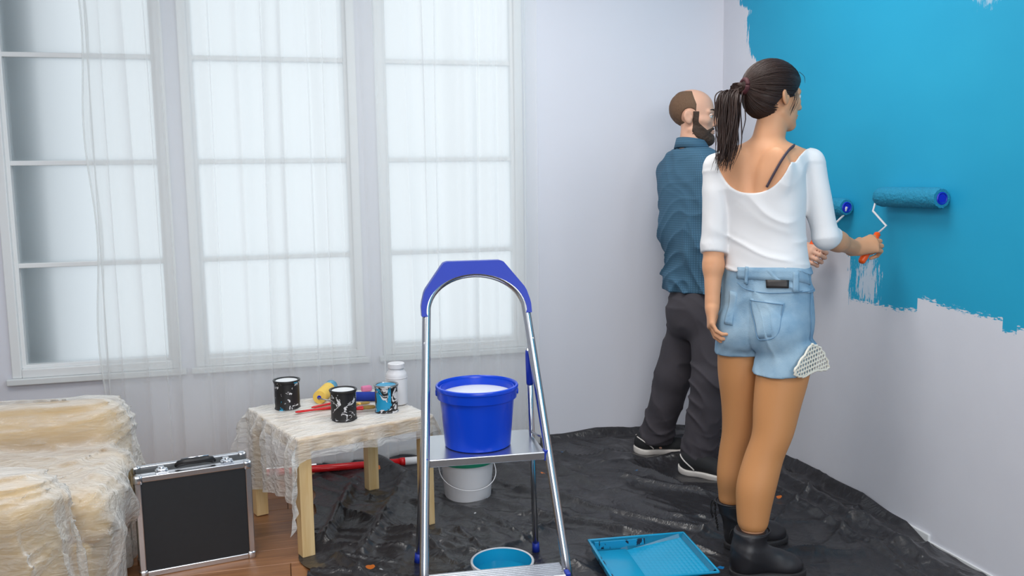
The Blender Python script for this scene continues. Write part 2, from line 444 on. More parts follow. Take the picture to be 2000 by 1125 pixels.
def sdf_mesh(ops, lo, hi, h, post=None, block=16):
    """ops: list of (kind, primitive, k); returns verts, quads of the zero level (naive surface nets on sparse blocks)"""
    lo = np.array(lo, np.float64); hi = np.array(hi, np.float64)
    nb = np.ceil((hi - lo) / (h * block)).astype(int); N = nb * block + 1
    g = np.full(tuple(N), 1.0, np.float32)
    bi = np.stack(np.meshgrid(*[np.arange(k) for k in nb], indexing='ij'), -1).reshape(-1, 3)
    bc = (lo + (bi + 0.5) * block * h).astype(np.float32); br = block * h * 0.5 * math.sqrt(3)
    def evalpts(P, centers, rad):
        D = np.full(P.shape[:-1], 1.0, np.float32)
        for kind, pr, k in ops:
            m = np.sqrt(((centers - pr.c) ** 2).sum(-1)) - pr.R < rad + k + 0.05
            if not m.any(): continue
            d = pr(P[m]).astype(np.float32)
            if kind == 'u': D[m] = smin(D[m], d, k)
            elif kind == 's': D[m] = smax(D[m], -d, k)
        if post is not None: D = post(P, D).astype(np.float32)
        return D
    dc = evalpts(bc[:, None, :], bc, br)[:, 0]
    act = np.abs(dc) < br * 1.25 + 0.012
    for b, d in zip(bi[~act], dc[~act]):
        if d < 0:
            s = b * block; g[s[0]:s[0] + block + 1, s[1]:s[1] + block + 1, s[2]:s[2] + block + 1] = -1.0
    ba = bi[act]; off = np.stack(np.meshgrid(*[np.arange(block + 1)] * 3, indexing='ij'), -1).reshape(-1, 3)
    for c0 in range(0, len(ba), 400):
        bb = ba[c0:c0 + 400]
        idx = bb[:, None, :] * block + off[None]
        P = (lo + idx * h).astype(np.float32)
        D = evalpts(P, bc[act][c0:c0 + 400], br)
        for b, d in zip(bb, D):
            s = b * block; g[s[0]:s[0] + block + 1, s[1]:s[1] + block + 1, s[2]:s[2] + block + 1] = d.reshape((block + 1,) * 3)
    ins = g < 0
    cnt = np.zeros(tuple(N - 1), np.uint8)
    for dx in (0, 1):
        for dy in (0, 1):
            for dz in (0, 1):
                cnt += ins[dx:N[0] - 1 + dx, dy:N[1] - 1 + dy, dz:N[2] - 1 + dz]
    mixed = (cnt > 0) & (cnt < 8); cells = np.argwhere(mixed); m = len(cells)
    vid = np.full(tuple(N - 1), -1, np.int32); vid[mixed] = np.arange(m)
    acc = np.zeros((m, 3), np.float32); w = np.zeros(m, np.float32)
    for ax in range(3):
        o1, o2 = [a for a in range(3) if a != ax]
        for p in (0, 1):
            for q in (0, 1):
                a = cells.copy(); a[:, o1] += p; a[:, o2] += q; b = a.copy(); b[:, ax] += 1
                va = g[a[:, 0], a[:, 1], a[:, 2]]; vb = g[b[:, 0], b[:, 1], b[:, 2]]; s = (va < 0) != (vb < 0)
                t = np.where(s, va / np.where(s, va - vb, 1), 0)
                pt = np.zeros((m, 3), np.float32); pt[:, o1] = p; pt[:, o2] = q; pt[:, ax] = t
                acc += pt * s[:, None]; w += s
    V = lo + (cells + acc / np.maximum(w, 1)[:, None]) * h
    F = []
    for ax in range(3):
        o1, o2 = [(1, 2), (2, 0), (0, 1)][ax]
        sl_a = [slice(None)] * 3; sl_b = [slice(None)] * 3
        sl_a[ax] = slice(0, N[ax] - 1); sl_b[ax] = slice(1, N[ax])
        ch = ins[tuple(sl_a)] != ins[tuple(sl_b)]
        e = np.argwhere(ch); ok = (e[:, o1] > 0) & (e[:, o2] > 0) & (e[:, o1] < N[o1] - 1) & (e[:, o2] < N[o2] - 1); e = e[ok]
        if not len(e): continue
        def cell(d1, d2):
            c = e.copy(); c[:, o1] -= d1; c[:, o2] -= d2; return vid[c[:, 0], c[:, 1], c[:, 2]]
        qd = np.stack([cell(1, 1), cell(0, 1), cell(0, 0), cell(1, 0)], -1)
        flip = ~ins[e[:, 0], e[:, 1], e[:, 2]]
        qd[flip] = qd[flip][:, ::-1]
        F.append(qd)
    F = np.concatenate(F) if F else np.zeros((0, 4), np.int32)
    F = F[(F >= 0).all(1)]
    return V, F
def bounds(ops, pad=0.03):
    lo = np.min([p.c - p.R for k, p, _ in ops if k == 'u'], 0) - pad; hi = np.max([p.c + p.R for k, p, _ in ops if k == 'u'], 0) + pad
    return lo, hi
make_materials()

# ------------------------------------------------------------------ the room
CEIL = 2.75
def struct(o): o['kind'] = 'structure'; return o
fl = struct(box('floor', (-3.2, -1.6, -0.06), (WX + 0.02, WY + 0.02, -0.012), 'floor_base'))
PW, PL = 0.137, 1.15
plank_meshes = {}
def plank(x0, x1, y0):
    key = round(x1 - x0, 3)
    if key not in plank_meshes:
        bm = bmesh.new(); add_box(bm, (0, 0, -0.0115), (x1 - x0 - 0.002, PW - 0.002, 0), 0.0015, seg=1)
        o = bm_obj('plank', bm, 'oak', fl); plank_meshes[key] = o.data
    else:
        o = bpy.data.objects.new('plank', plank_meshes[key]); col.objects.link(o); o.parent = fl
    o.location = (x0 + 0.001, y0 + 0.001, 0)
for j in range(14):
    y0 = 2.33 + j * PW
    if y0 + PW > WY + 0.02: break
    off = [0.0, 0.46, 0.83, 0.22, 0.64][j % 5]
    for i in range(3):
        x0 = -2.3 + off + i * PL
        plank(x0, x0 + PL, y0)
ceil = struct(box('ceiling', (-3.2, -1.6, CEIL), (WX + 0.12, WY + 0.12, CEIL + 0.06), 'ceiling'))

# window wall, built around its three openings
OPEN = [(-1.135, -0.437), (-0.376, 0.392), (0.478, 1.186)]
ZB, ZT = 0.507, 2.56
bm = bmesh.new()
y0, y1 = WY, WY + 0.09
add_box(bm, (-3.2, y0, 0), (WX + 0.12, y1, ZB)); add_box(bm, (-3.2, y0, ZT), (WX + 0.12, y1, CEIL))
xs = [-3.2] + [v for p in OPEN for v in p] + [WX + 0.12]
for a, b in zip(xs[0::2], xs[1::2]): add_box(bm, (a, y0, ZB), (b, y1, ZT))
struct(bm_obj('wall_back', bm, 'wall'))

# right wall carrying the half-finished coat of blue paint
t = NT('wall_with_blue_coat')
tc = t.new('ShaderNodeTexCoord'); sp = t.new('ShaderNodeSeparateXYZ'); t.link(tc.outputs['Object'], sp.inputs[0])
Yc, Zc = sp.outputs[1], sp.outputs[2]
nb = t.noise(t.coords((1, 14, 60)), 3.0, 5, 0.65); nl = t.noise(t.coords((1, 60, 7)), 2.0, 5, 0.65); nc = t.noise(t.coords(), 9.0, 4, 0.6)
nfine = t.noise(t.coords((1, 40, 90)), 4.0, 4, 0.7)
def g(v): return (v, v, v, 1)
# lower edge: one roller width after another, height read from position along the wall (y 1.8 .. 4.3)
def yp(y): return (y - 1.8) / 2.5
steps = [(0.0, 0.855), (yp(2.30), 0.835), (yp(2.36), 0.868), (yp(2.545), 0.872), (yp(2.66), 0.882), (yp(2.765), 0.835), (yp(2.83), 0.822), (yp(3.16), 0.80)]
zb = t.ramp(t.math('DIVIDE', t.math('SUBTRACT', Yc, 1.8), 2.5), [(p, g(z)) for p, z in steps], 'CONSTANT')
tilt = t.math('MULTIPLY', t.math('SUBTRACT', Yc, 2.8), 0.02)
low = t.math('SUBTRACT', t.math('SUBTRACT', Zc, t.math('ADD', zb, tilt)), t.math('MULTIPLY', t.math('SUBTRACT', nb, 0.42), 0.075))
# left edge, read from the height (0 .. 2.75)
ls = [(0.0, 3.165), (1.0 / 2.75, 3.185), (1.22 / 2.75, 3.5), (1.55 / 2.75, 3.75), (1.86 / 2.75, 3.93), (1.93 / 2.75, 4.03), (2.09 / 2.75, 4.06), (2.125 / 2.75, 4.02), (2.17 / 2.75, 4.13), (2.5 / 2.75, 4.05)]
yl = t.ramp(t.math('DIVIDE', Zc, 2.75), [(p, g(v / 5.0)) for p, v in ls], 'LINEAR')
lef = t.math('SUBTRACT', t.math('SUBTRACT', t.math('MULTIPLY', yl, 5.0), Yc), t.math('MULTIPLY', t.math('SUBTRACT', nl, 0.4), 0.16))
m = t.math('MINIMUM', low, lef)
m = t.math('MULTIPLY', m, 180.0, clamp=True)
# thin, scuffed first strokes by the lower corner and at the top
dx = t.math('SUBTRACT', Yc, 3.06); dz = t.math('SUBTRACT', Zc, 0.92)
rr = t.math('SQRT', t.math('ADD', t.math('POWER', t.math('MULTIPLY', dx, 1.5), 2.0), t.math('POWER', t.math('MULTIPLY', dz, 0.9), 2.0)))
sc = t.math('SUBTRACT', 1.0, t.math('DIVIDE', rr, 0.17))
scr = t.noise(t.coords((1, 26, 5)), 3.0, 5, 0.7)
thin = t.math('MULTIPLY', t.math('SUBTRACT', t.math('ADD', sc, t.math('MULTIPLY', t.math('SUBTRACT', scr, 0.5), 2.6)), 0.42), 6.0, clamp=True)
thin = t.math('MULTIPLY', thin, t.math('GREATER_THAN', sc, 0.0))
dx2 = t.math('SUBTRACT', Yc, 2.50); dz2 = t.math('SUBTRACT', Zc, 1.915)
rr2 = t.math('SQRT', t.math('ADD', t.math('POWER', dx2, 2.0), t.math('POWER', t.math('MULTIPLY', dz2, 1.4), 2.0)))
thin2 = t.math('MULTIPLY', t.math('SUBTRACT', t.math('ADD', t.math('SUBTRACT', 1.0, t.math('DIVIDE', rr2, 0.09)), t.math('MULTIPLY', t.math('SUBTRACT', scr, 0.5), 3.0)), 0.45), 4.0, clamp=True)
thin2 = t.math('MULTIPLY', thin2, t.math('LESS_THAN', rr2, 0.09))
m = t.math('MULTIPLY', m, t.math('SUBTRACT', 1.0, t.math('MULTIPLY', t.math('MAXIMUM', thin, t.math('MULTIPLY', thin2, 0.6)), 0.75)))
blue = t.mix(t.noise(t.coords((1, 0.8, 1.4)), 2.4, 3), lin(26, 154, 196), lin(38, 168, 206))
wallc = t.mix(nc, lin(214, 216, 225), lin(220, 222, 230))
b = t.bsdf(t.mix(m, wallc, blue), 0.6, spec=0.3)
t.bump(t.noise(t.coords(), 120, 2), b, 0.03, 0.003)
M['wall_blue'] = t.done(b)
struct(box('wall_right', (WX, -1.6, 0), (WX + 0.1, WY + 0.09, CEIL), 'wall_blue'))
bb = struct(box('baseboard_right', (WX - 0.012, 2.645, 0.0), (WX, WY, 0.036), 'frame', None, 0.002))
struct(box('trim_1', (WX - 0.008, 1.0, 0.0), (WX, 2.645, 0.011), 'frame', None, 0.001))

# the windows: frame, sill, bars and a pane between each pair of bars
GL = [(-1.084, -0.488), (-0.325, 0.341), (0.529, 1.135)]
BARS = [0.996, 1.437, 1.893, 2.335]
GB, GT = 0.558, 2.51
for n, ((ox0, ox1), (gx0, gx1)) in enumerate(zip(OPEN, GL)):
    w = tag(empty('window_%d' % (n + 1), ((ox0 + ox1) / 2, WY, ZB)), None, None, None, 'structure')
    cx = (ox0 + ox1) / 2
    w['label'] = ['window with bare frosted panes left of the sheer curtain', 'middle window behind the sheer curtain', 'window behind the sheer curtain nearest the room corner'][n]
    bm = bmesh.new()
    def fr(a, b, c, d, yy0, yy1, bv=0.004): add_box(bm, (a - cx, yy0, c - ZB), (b - cx, yy1, d - ZB), bv)
    fr(ox0, gx0 - 0.012, ZB, ZT, -0.012, 0.07); fr(gx1 + 0.012, ox1, ZB, ZT, -0.012, 0.07)
    fr(gx0 - 0.012, gx1 + 0.012, ZB, GB - 0.012, -0.012, 0.07); fr(gx0 - 0.012, gx1 + 0.012, GT + 0.012, ZT, -0.012, 0.07)
    bm_obj('window_frame', bm, 'frame', w)
    bm = bmesh.new()
    for a, b, c, d in ((gx0 - 0.013, gx0 + 0.004, GB - 0.013, GT + 0.013), (gx1 - 0.004, gx1 + 0.013, GB - 0.013, GT + 0.013), (gx0, gx1, GB - 0.013, GB + 0.003), (gx0, gx1, GT - 0.003, GT + 0.013)):
        fr(a, b, c, d, 0.01, 0.06, 0.003)
    bm_obj('glazing_bead', bm, 'frame', w)
    zz = [GB] + BARS + [GT]
    for z in BARS:
        box('glazing_bar', (gx0 - cx, 0.018, z - 0.0105 - ZB), (gx1 - cx, 0.062, z + 0.0105 - ZB), 'frame', w, 0.003)
    for a, b in zip(zz[:-1], zz[1:]):
        box('pane', (gx0 - 0.002 - cx, 0.044, a - ZB), (gx1 + 0.002 - cx, 0.048, b - ZB), 'frosted', w)
    box('window_sill', (ox0 - 0.02 - cx, -0.03, -0.028), (ox1 + 0.02 - cx, 0.0, 0.0), 'sill', w, 0.004)
M['dark_render'] = simple('grey_outside_render', (150, 158, 162), 0.9)
tag(struct(box('wall_outside', (-1.40, WY + 0.115, 0), (-0.945, WY + 0.36, CEIL), 'dark_render')), 'grey outside wall pier beside the left window')

# sheer curtain across the windows
nx, nz = 700, 36
def curt(u, z):
    x = -0.7644 + (1.2364 - (-0.7644)) * u
    s = u * 2.1
    ph = 0.06 * (2.7 - z)
    hang = 0.25 + 0.75 * min(1.0, (2.75 - z) / 1.0)
    y = 4.155 + hang * (0.016 * math.sin(s * 25 + 1.1 * math.sin(s * 3.1) + ph * 3) + 0.014 * math.sin(s * 41 + 2.3 * math.sin(s * 2.3 + 1) - ph * 5) + 0.007 * math.sin(s * 83 + 2 * math.sin(s * 7)) + 0.012 * math.sin(s * 9 + 0.7))
    x += (0.016 * math.sin(s * 25 + ph * 4 + 1.9) + 0.010 * math.sin(s * 71 + 3 * math.sin(s * 5) + ph * 2)) * hang + 0.02 * (1 - z / 2.75) * math.sin(s * 6)
    if u < 0.012: x += 0.012 * math.sin(z * 7)
    return (x, y, z)
V = []; Fc = []
for i in range(nx + 1):
    u = i / nx; zl = 0.03 + 0.008 * math.sin(u * 60)
    for k in range(nz + 1):
        V.append(curt(u, zl + (CEIL - zl) * k / nz))
for i in range(nx):
    for k in range(nz):
        a = i * (nz + 1) + k; Fc.append((a, a + nz + 1, a + nz + 2, a + 1))
rt = thing('curtain', 'long white sheer curtain hanging across the windows', 'curtain', (0, 0, 0))
mesh_obj('voile', np.array(V), np.array(Fc), 'voile', rt)
hv = [curt(i / 300, 0.045 + 0.008 * math.sin(i / 5)) for i in range(301)]
V, Fc = [], []
for i, p in enumerate(hv):
    V += [(p[0], p[1] - 0.003, p[2] - 0.01), (p[0], p[1] - 0.003, p[2] + 0.03)]
    if i: Fc.append((2 * i - 2, 2 * i, 2 * i + 1, 2 * i - 1))
mesh_obj('hem', V, Fc, 'voile', rt)
hv = [curt(0.0, 0.05 + 2.68 * i / 60) for i in range(61)]
tube('side_hem', [(p[0], p[1], p[2]) for p in hv], 0.0035, 'voile', rt, 6)

struct(box('wall_left', (-3.3, -1.6, 0), (-3.2, WY + 0.09, CEIL), 'wall'))
struct(box('wall_front', (-3.3, -1.7, 0), (WX + 0.1, -1.6, CEIL), 'wall'))

# black ground sheet
SH0, SH1 = (0.03, 2.15), (WX - 0.014, WY - 0.004)
contact = [(0.0542, 3.1556, 0.0000), (-0.0869, 3.6708, 0.0000), (0.5556, 3.3789, 0.0000), (0.3832, 3.8785, 0.0000), (0.7349, 3.5910, 0.0000), (0.7035, 2.8958, 0.0000), (1.5206, 2.6522, 0.0000), (1.6369, 2.5839, 0.0000), (1.5762, 2.8245, 0.0000), (1.7486, 2.8506, 0.0000), (1.7114, 3.9530, 0.0000), (1.8571, 3.9159, 0.0000), (1.7872, 3.6326, 0.0000), (1.8713, 3.5474, 0.0000), (0.86, 2.62, 0), (0.41, 2.65, 0), (0.85, 2.98, 0), (0.47, 2.98, 0), (1.25, 2.78, 0), (1.1, 2.78, 0), (1.33, 2.7, 0)]
ngx, ngy = 300, 290
gx = np.linspace(0, 1, ngx + 1); gy = np.linspace(SH0[1], SH1[1], ngy + 1)
GX, GY = np.meshgrid(gx, gy, indexing='ij')
left = 0.035 + 0.09 * np.clip((GY - 3.05), 0, 1.2) + 0.02 * np.sin(GY * 9) + 0.012 * np.sin(GY * 23 + 1)
XX = left + (SH1[0] - left) * GX; YY = GY
def aniso(ang, su, sv, seed, pw=3.0):
    c, s = math.cos(ang), math.sin(ang); w = noise3(np.stack([XX * 2.1, YY * 2.1, 0 * XX], -1), seed + 50) * 0.5
    uu = (XX * c + YY * s) * su + w; vv = (-XX * s + YY * c) * sv + w * 3
    return ridge(np.stack([uu, vv, 0 * uu + seed * 1.7], -1), seed) ** pw
wx = 0.10 * (noise3(np.stack([XX * 1.5, YY * 1.5, 0 * XX], -1), 71) - 0.5); wy = 0.10 * (noise3(np.stack([XX * 1.5, YY * 1.5, 0 * XX + 5], -1), 72) - 0.5)
def crease(ang, freq, along, seed, pw, dens):
    c, s = math.cos(ang), math.sin(ang); u = (XX + wx) * c + (YY + wy) * s; v = -(XX + wx) * s + (YY + wy) * c
    r = ridge(np.stack([u * along, v * freq, 0 * u + seed], -1), seed) ** pw
    m = np.clip((noise3(np.stack([XX * 1.6, YY * 1.6, 0 * XX + seed * 3], -1), seed + 9) - dens) / 0.25, 0, 1)
    return r * m
HH = 0.026 * crease(2.3, 5.0, 0.7, 1, 7, 0.35) + 0.026 * crease(1.9, 6.5, 0.8, 2, 7, 0.4) + 0.020 * crease(0.6, 6.0, 0.9, 3, 7, 0.45) + 0.014 * crease(2.8, 11, 1.4, 4, 5, 0.4) + 0.009 * crease(2.1, 17, 2.2, 5, 4, 0.3) + 0.005 * crease(1.2, 22, 2.5, 6, 3, 0.35) + 0.010 * noise3(np.stack([XX * 3, YY * 3, 0 * XX], -1), 77)
def bumpline(ax, ay, bx, by, w, h):
    t = np.clip(((XX - ax) * (bx - ax) + (YY - ay) * (by - ay)) / ((bx - ax) ** 2 + (by - ay) ** 2), 0, 1)
    d = np.hypot(XX - ax - t * (bx - ax), YY - ay - t * (by - ay)); return h * np.exp(-(d / w) ** 2)
HH += bumpline(0.42, 4.12, 0.5, 3.86, 0.05, 0.055) + bumpline(0.3, 3.95, 0.12, 3.25, 0.022, 0.03) + bumpline(0.5, 3.8, 0.25, 3.1, 0.025, 0.025)
HH += bumpline(2.1, 3.9, 2.12, 2.3, 0.03, 0.03) + bumpline(2.0, 3.6, 2.02, 2.3, 0.016, 0.022)
flat = np.ones_like(HH)
for c in contact: flat *= 1 - 0.93 * np.exp(-(np.hypot(XX - c[0], YY - c[1]) / 0.115) ** 4)
HH = HH * flat + 0.0012
lip = np.exp(-((SH1[0] - XX) / 0.028) ** 2) * (0.052 + 0.008 * np.sin(YY * 6 + 1) + 0.004 * np.sin(YY * 15)) * np.clip((YY - 2.66) / 0.1, 0, 1)
lip2 = np.exp(-((SH1[1] - YY) / 0.03) ** 2) * (0.036 + 0.012 * np.sin(XX * 5) + 0.005 * np.sin(XX * 17)) * np.clip((XX - 0.45) / 0.2, 0, 1)
nearw = np.clip(np.minimum(SH1[0] - XX, SH1[1] - YY) / 0.06, 0.25, 1)
ZZ = HH * nearw + np.maximum(lip, lip2)
V = np.stack([XX, YY, ZZ], -1).reshape(-1, 3)
ii, jj = np.meshgrid(np.arange(ngx), np.arange(ngy), indexing='ij'); a = ii * (ngy + 1) + jj
F4 = np.stack([a, a + ngy + 1, a + ngy + 2, a + 1], -1).reshape(-1, 4)
sh = mesh_obj('ground_sheet', V, F4, 'black_sheet')
tag(sh, 'crumpled black plastic sheet spread over the floor with paint flecks', 'plastic sheet')

# ------------------------------------------------------------------ armchair under a dust sheet
arm_l = thing('armchair', 'tan armchair under the dust sheet at the left edge', 'armchair', (-0.95, 3.1, 0))
def rel(p, o): return (p[0] - o[0], p[1] - o[1], p[2] - o[2])
SO = (-0.95, 3.1, 0)
arms = {'armrest': [((-1.02, 3.475, 0.30), (0.47, 0.125, 0.265)), ((-1.06, 2.70, 0.28), (0.44, 0.125, 0.255))],
        'backrest': [((-1.42, 3.09, 0.42), (0.12, 0.5, 0.40))],
        'seat_base': [((-1.02, 3.09, 0.15), (0.44, 0.28, 0.13))],
        'seat_cushion': [((-1.0, 3.09, 0.335), (0.47, 0.262, 0.085))]}
sofa_ops = []
for nm, L in arms.items():
    for c, hh in L:
        rd = 0.06 if nm == 'seat_cushion' else (0.03 if nm == 'seat_base' else 0.105)
        p = BX(c, hh, rd); v, f = sdf_mesh([('u', p, 0.0)], p.c - hh - 0.03, p.c + hh + 0.03, 0.012)
        mesh_obj(nm, v - np.array(SO), f, 'sofa', arm_l)
        sofa_ops.append(('u', BX(c, np.array(hh) + 0.01, rd + 0.01), 0.05))
for x in (-1.4, -0.66):
    for y in (2.68, 3.5):
        box('leg', (x - 0.025 - SO[0], y - 0.025 - SO[1], 0), (x + 0.025 - SO[0], y + 0.025 - SO[1], 0.05), 'pine', arm_l)
_c0 = (-0.4986, 3.1655, 0.0000); _ca = math.radians(10.6)
_cm = np.array([[math.cos(_ca), -math.sin(_ca), 0], [math.sin(_ca), math.cos(_ca), 0], [0, 0, 1]])
CASE_BX = BX(np.array(_c0) + _cm @ np.array([0.1925, 0.07, 0.18]), (0.1965, 0.074, 0.182), 0.005, _cm)
def film_post(P, D):
    x, y, z = P[..., 0], P[..., 1], P[..., 2]
    w = noise3(P * 3.0, 5)
    # pulled folds running along the arms and fanning down; crumples on the seat front
    cy = np.where(y > 3.1, 3.42, 2.8); th = np.arctan2(z - 0.57, 0.06 - (x + 0.50)); rd = np.sqrt((x + 0.5) ** 2 + (z - 0.57) ** 2)
    r1 = ridge(np.stack([th * 13 + (y - cy) * 14 + w * 0.9, rd * 1.2 + w * 0.5, y * 2], -1), 11) ** 6
    r2 = ridge(np.stack([x * 4 + z * 3 + w, y * 10 + x * 5 + w * 1.5, z * 2.5], -1), 12) ** 4
    r3 = ridge(np.stack([x * 8 + w * 2, y * 14, z * 5 + x * 4], -1), 13) ** 4
    hump = np.clip((0.50 - z) / 0.2, 0, 1)
    d = D - 0.017 * r1 - 0.022 * r2 * (0.25 + hump) - 0.008 * r3 * hump
    # sheet hangs outward and settles towards the floor
    d = d - 0.035 * np.clip((0.42 - z) / 0.42, 0, 1) * (0.5 + r2)
    d = smax(d, 0.012 - z, 0.004)
    return smax(d, 0.012 - CASE_BX(P), 0.01)
v, f = sdf_mesh(sofa_ops, (-1.62, 2.46, 0.0), (-0.40, 3.72, 0.9), 0.0095, film_post)
dr = mesh_obj('dust_sheet', v, f, 'film')
tag(dr, 'clear crinkled plastic dust sheet draped over the tan armchair', 'dust sheet')

# ------------------------------------------------------------------ aluminium-edged case
cs = thing('equipment_case', 'black hard case with aluminium edges standing on the wooden floor', 'case', (-0.4986, 3.1655, 0.0000), math.radians(10.6))
CWd, CD, CH = 0.385, 0.14, 0.358
T = 0.021
box('front_panel', (T, 0.004, T), (CWd - T, 0.01, CH - T), 'case_black', cs, 0.001)
box('body', (0.006, 0.010, 0.006), (CWd - 0.006, CD - 0.006, CH - 0.006), 'case_black', cs, 0.003)
for ys in ((0.0, 0.026), (0.034, 0.046), (CD - 0.02, CD)):
    proud = 0.0 if ys[0] != 0.034 else 0.002
    bm = bmesh.new(); w = T if ys[0] != 0.034 else 0.008
    add_box(bm, (proud, ys[0], proud), (w, ys[1], CH - proud), 0.003); add_box(bm, (CWd - w, ys[0], proud), (CWd - proud, ys[1], CH - proud), 0.003)
    add_box(bm, (proud, ys[0], proud), (CWd - proud, ys[1], w), 0.003); add_box(bm, (proud, ys[0], CH - w), (CWd - proud, ys[1], CH - proud), 0.003)
    bm_obj('edge_profile', bm, 'alu', cs)
for (x, z) in ((0, 0), (CWd, 0), (0, CH), (CWd, CH)):
    for y in (0.0, CD):
        bm = bmesh.new(); sx = 1 if x == 0 else -1; sz = 1 if z == 0 else -1; sy = 1 if y == 0 else -1
        add_box(bm, (x - sx * 0.003, y - sy * 0.003, z - sz * 0.003), (x + sx * 0.027, y + sy * 0.027, z + sz * 0.027), 0.007, seg=3)
        o = bm_obj('corner_cap', bm, 'chrome', cs, True, angle=50)
        if y == 0:
            lathe('rivet', [(0, -0.0015), (0.0028, -0.001), (0.0034, 0.0), (0.0034, 0.001)], 'chrome', o, 12).matrix_local = Matrix.Translation((x + sx * 0.021, -0.0035, z + sz * 0.021)) @ Matrix.Rotation(math.pi / 2, 4, 'X')
for fx in (0.235, 0.80):
    lt = empty('latch', (CWd * fx, 0.045, CH)); lt.parent = cs
    bm = bmesh.new(); add_box(bm, (-0.021, -0.034, 0), (0.021, 0.008, 0.003), 0.0012); add_box(bm, (-0.019, -0.02, 0.003), (0.019, 0.0, 0.010), 0.003)
    bm_obj('latch_plate', bm, 'chrome', lt)
    lathe('lock_barrel', [(0, 0.014), (0.006, 0.014), (0.0075, 0.012), (0.0075, 0.003)], 'alu', lt, 20, loc=(0, -0.004, 0))
    tube('hasp', [(-0.014, -0.02, 0.007), (-0.013, -0.037, 0.009), (0.013, -0.037, 0.009), (0.014, -0.02, 0.007)], 0.0028, 'chrome', lt, 8)
    bm = bmesh.new(); add_box(bm, (-0.011, 0.0, 0.002), (0.011, 0.03, 0.009), 0.003); bm_obj('latch_lever', bm, 'chrome', lt)
hd = empty('handle', (CWd * 0.525, 0.05, CH)); hd.parent = cs
tube('grip', [(-0.062, -0.004, 0.008), (-0.055, -0.012, 0.017), (-0.03, -0.014, 0.021), (0.03, -0.014, 0.021), (0.055, -0.012, 0.017), (0.062, -0.004, 0.008)], [0.009, 0.011, 0.0115, 0.0115, 0.011, 0.009], 'black_plastic', hd, 14)
tube('bail', [(-0.05, 0.004, 0.012), (-0.045, -0.004, 0.03), (0.045, -0.004, 0.03), (0.05, 0.004, 0.012)], 0.003, 'chrome', hd, 8)
box('side_bracket', (-0.003, 0.045, 0.19), (0.002, 0.075, 0.235), 'chrome', cs, 0.001)

# ------------------------------------------------------------------ low table with plastic cover
TR = math.radians(19.5); TO = (0.043, 3.172, 0.0); TS, TH = 0.545, 0.437
tb = thing('side_table', 'low square table with pale pine legs under a clear cover', 'table', TO, TR)
box('tabletop', (0, 0, TH - 0.05), (TS, TS, TH), 'pine', tb, 0.003)
for x in (0, TS - 0.05):
    for y in (0, TS - 0.05):
        box('leg', (x + 0.001, y + 0.001, 0.003), (x + 0.049, y + 0.049, TH - 0.049), 'pine', tb, 0.002)
# cover: sheet parameterised from the table centre, dropping over each edge
n = 150
def over(s, side):   # how far the cover reaches past each edge
    return s
V = []; half = TS / 2
for i in range(n + 1):
    for j in range(n + 1):
        a = -1 + 2 * i / n; b = -1 + 2 * j / n
        lw, rw, fw, bw = 0.275 + 0.03 * math.sin(b * 3), 0.13, 0.075, 0.12
        x = a * (half + (lw if a < 0 else rw)); y = b * (half + ((fw + 0.20 * max(0, -a - 0.45)) if b < 0 else bw))
        ex = max(0, abs(x) - half); ey = max(0, abs(y) - half)
        px = math.copysign(min(abs(x), half), x); py = math.copysign(min(abs(y), half), y)
        drop = math.hypot(ex, ey) if (ex > 0 and ey > 0) else ex + ey
        e = min(1.0, drop / 0.06)
        wv = 0.012 * math.sin(y * 38 + 2 * math.sin(y * 9)) + 0.008 * math.sin(y * 71 + x * 5)
        wh = 0.010 * math.sin(x * 33 + 2 * math.sin(x * 11)) + 0.006 * math.sin(x * 67)
        if ex > 0: px += math.copysign((0.006 + 0.010) * e + wv * e * 0.9, x)
        if ey > 0: py += math.copysign((0.006 + 0.008) * e + wh * e * 0.7, y)
        if ex > 0 and ey > 0:
            k = min(ex, ey); px += math.copysign(0.25 * k, x); py += math.copysign(0.25 * k, y)
        z = TH + 0.0025 - drop * 0.97
        V.append((px + half, py + half, z))
V = np.array(V)
top = V[:, 2] > TH - 0.002
pw = np.stack([V[:, 0] * 5 + V[:, 1] * 2, V[:, 1] * 22 + V[:, 0] * 7, V[:, 2] * 8], -1)
V[:, 2] += np.where(top, 0.0045 * ridge(pw, 21) ** 4 + 0.003 * ridge(pw * 1.7, 22) ** 4, 0)
side = ~top
cr = 0.007 * (ridge(np.stack([V[:, 0] * 18, V[:, 1] * 18, V[:, 2] * 16], -1), 23) ** 2 - 0.2)
V[:, 0] -= np.where(side & (V[:, 0] < 0.0), cr, 0); V[:, 1] -= np.where(side & (V[:, 1] < 0.0), np.maximum(cr, -0.002), 0); V[:, 0] += np.where(side & (V[:, 0] > TS), np.maximum(cr, -0.002), 0)
ii, jj = np.meshgrid(np.arange(n), np.arange(n), indexing='ij'); a = ii * (n + 1) + jj
F4 = np.stack([a, a + n + 1, a + n + 2, a + 1], -1).reshape(-1, 4)
cv = mesh_obj('table_cover', V, F4, 'film_table'); cv.location = TO; cv.rotation_euler = (0, 0, TR)
tag(cv, 'clear plastic sheet covering the low pine table', 'dust sheet')
TT = TH + 0.005

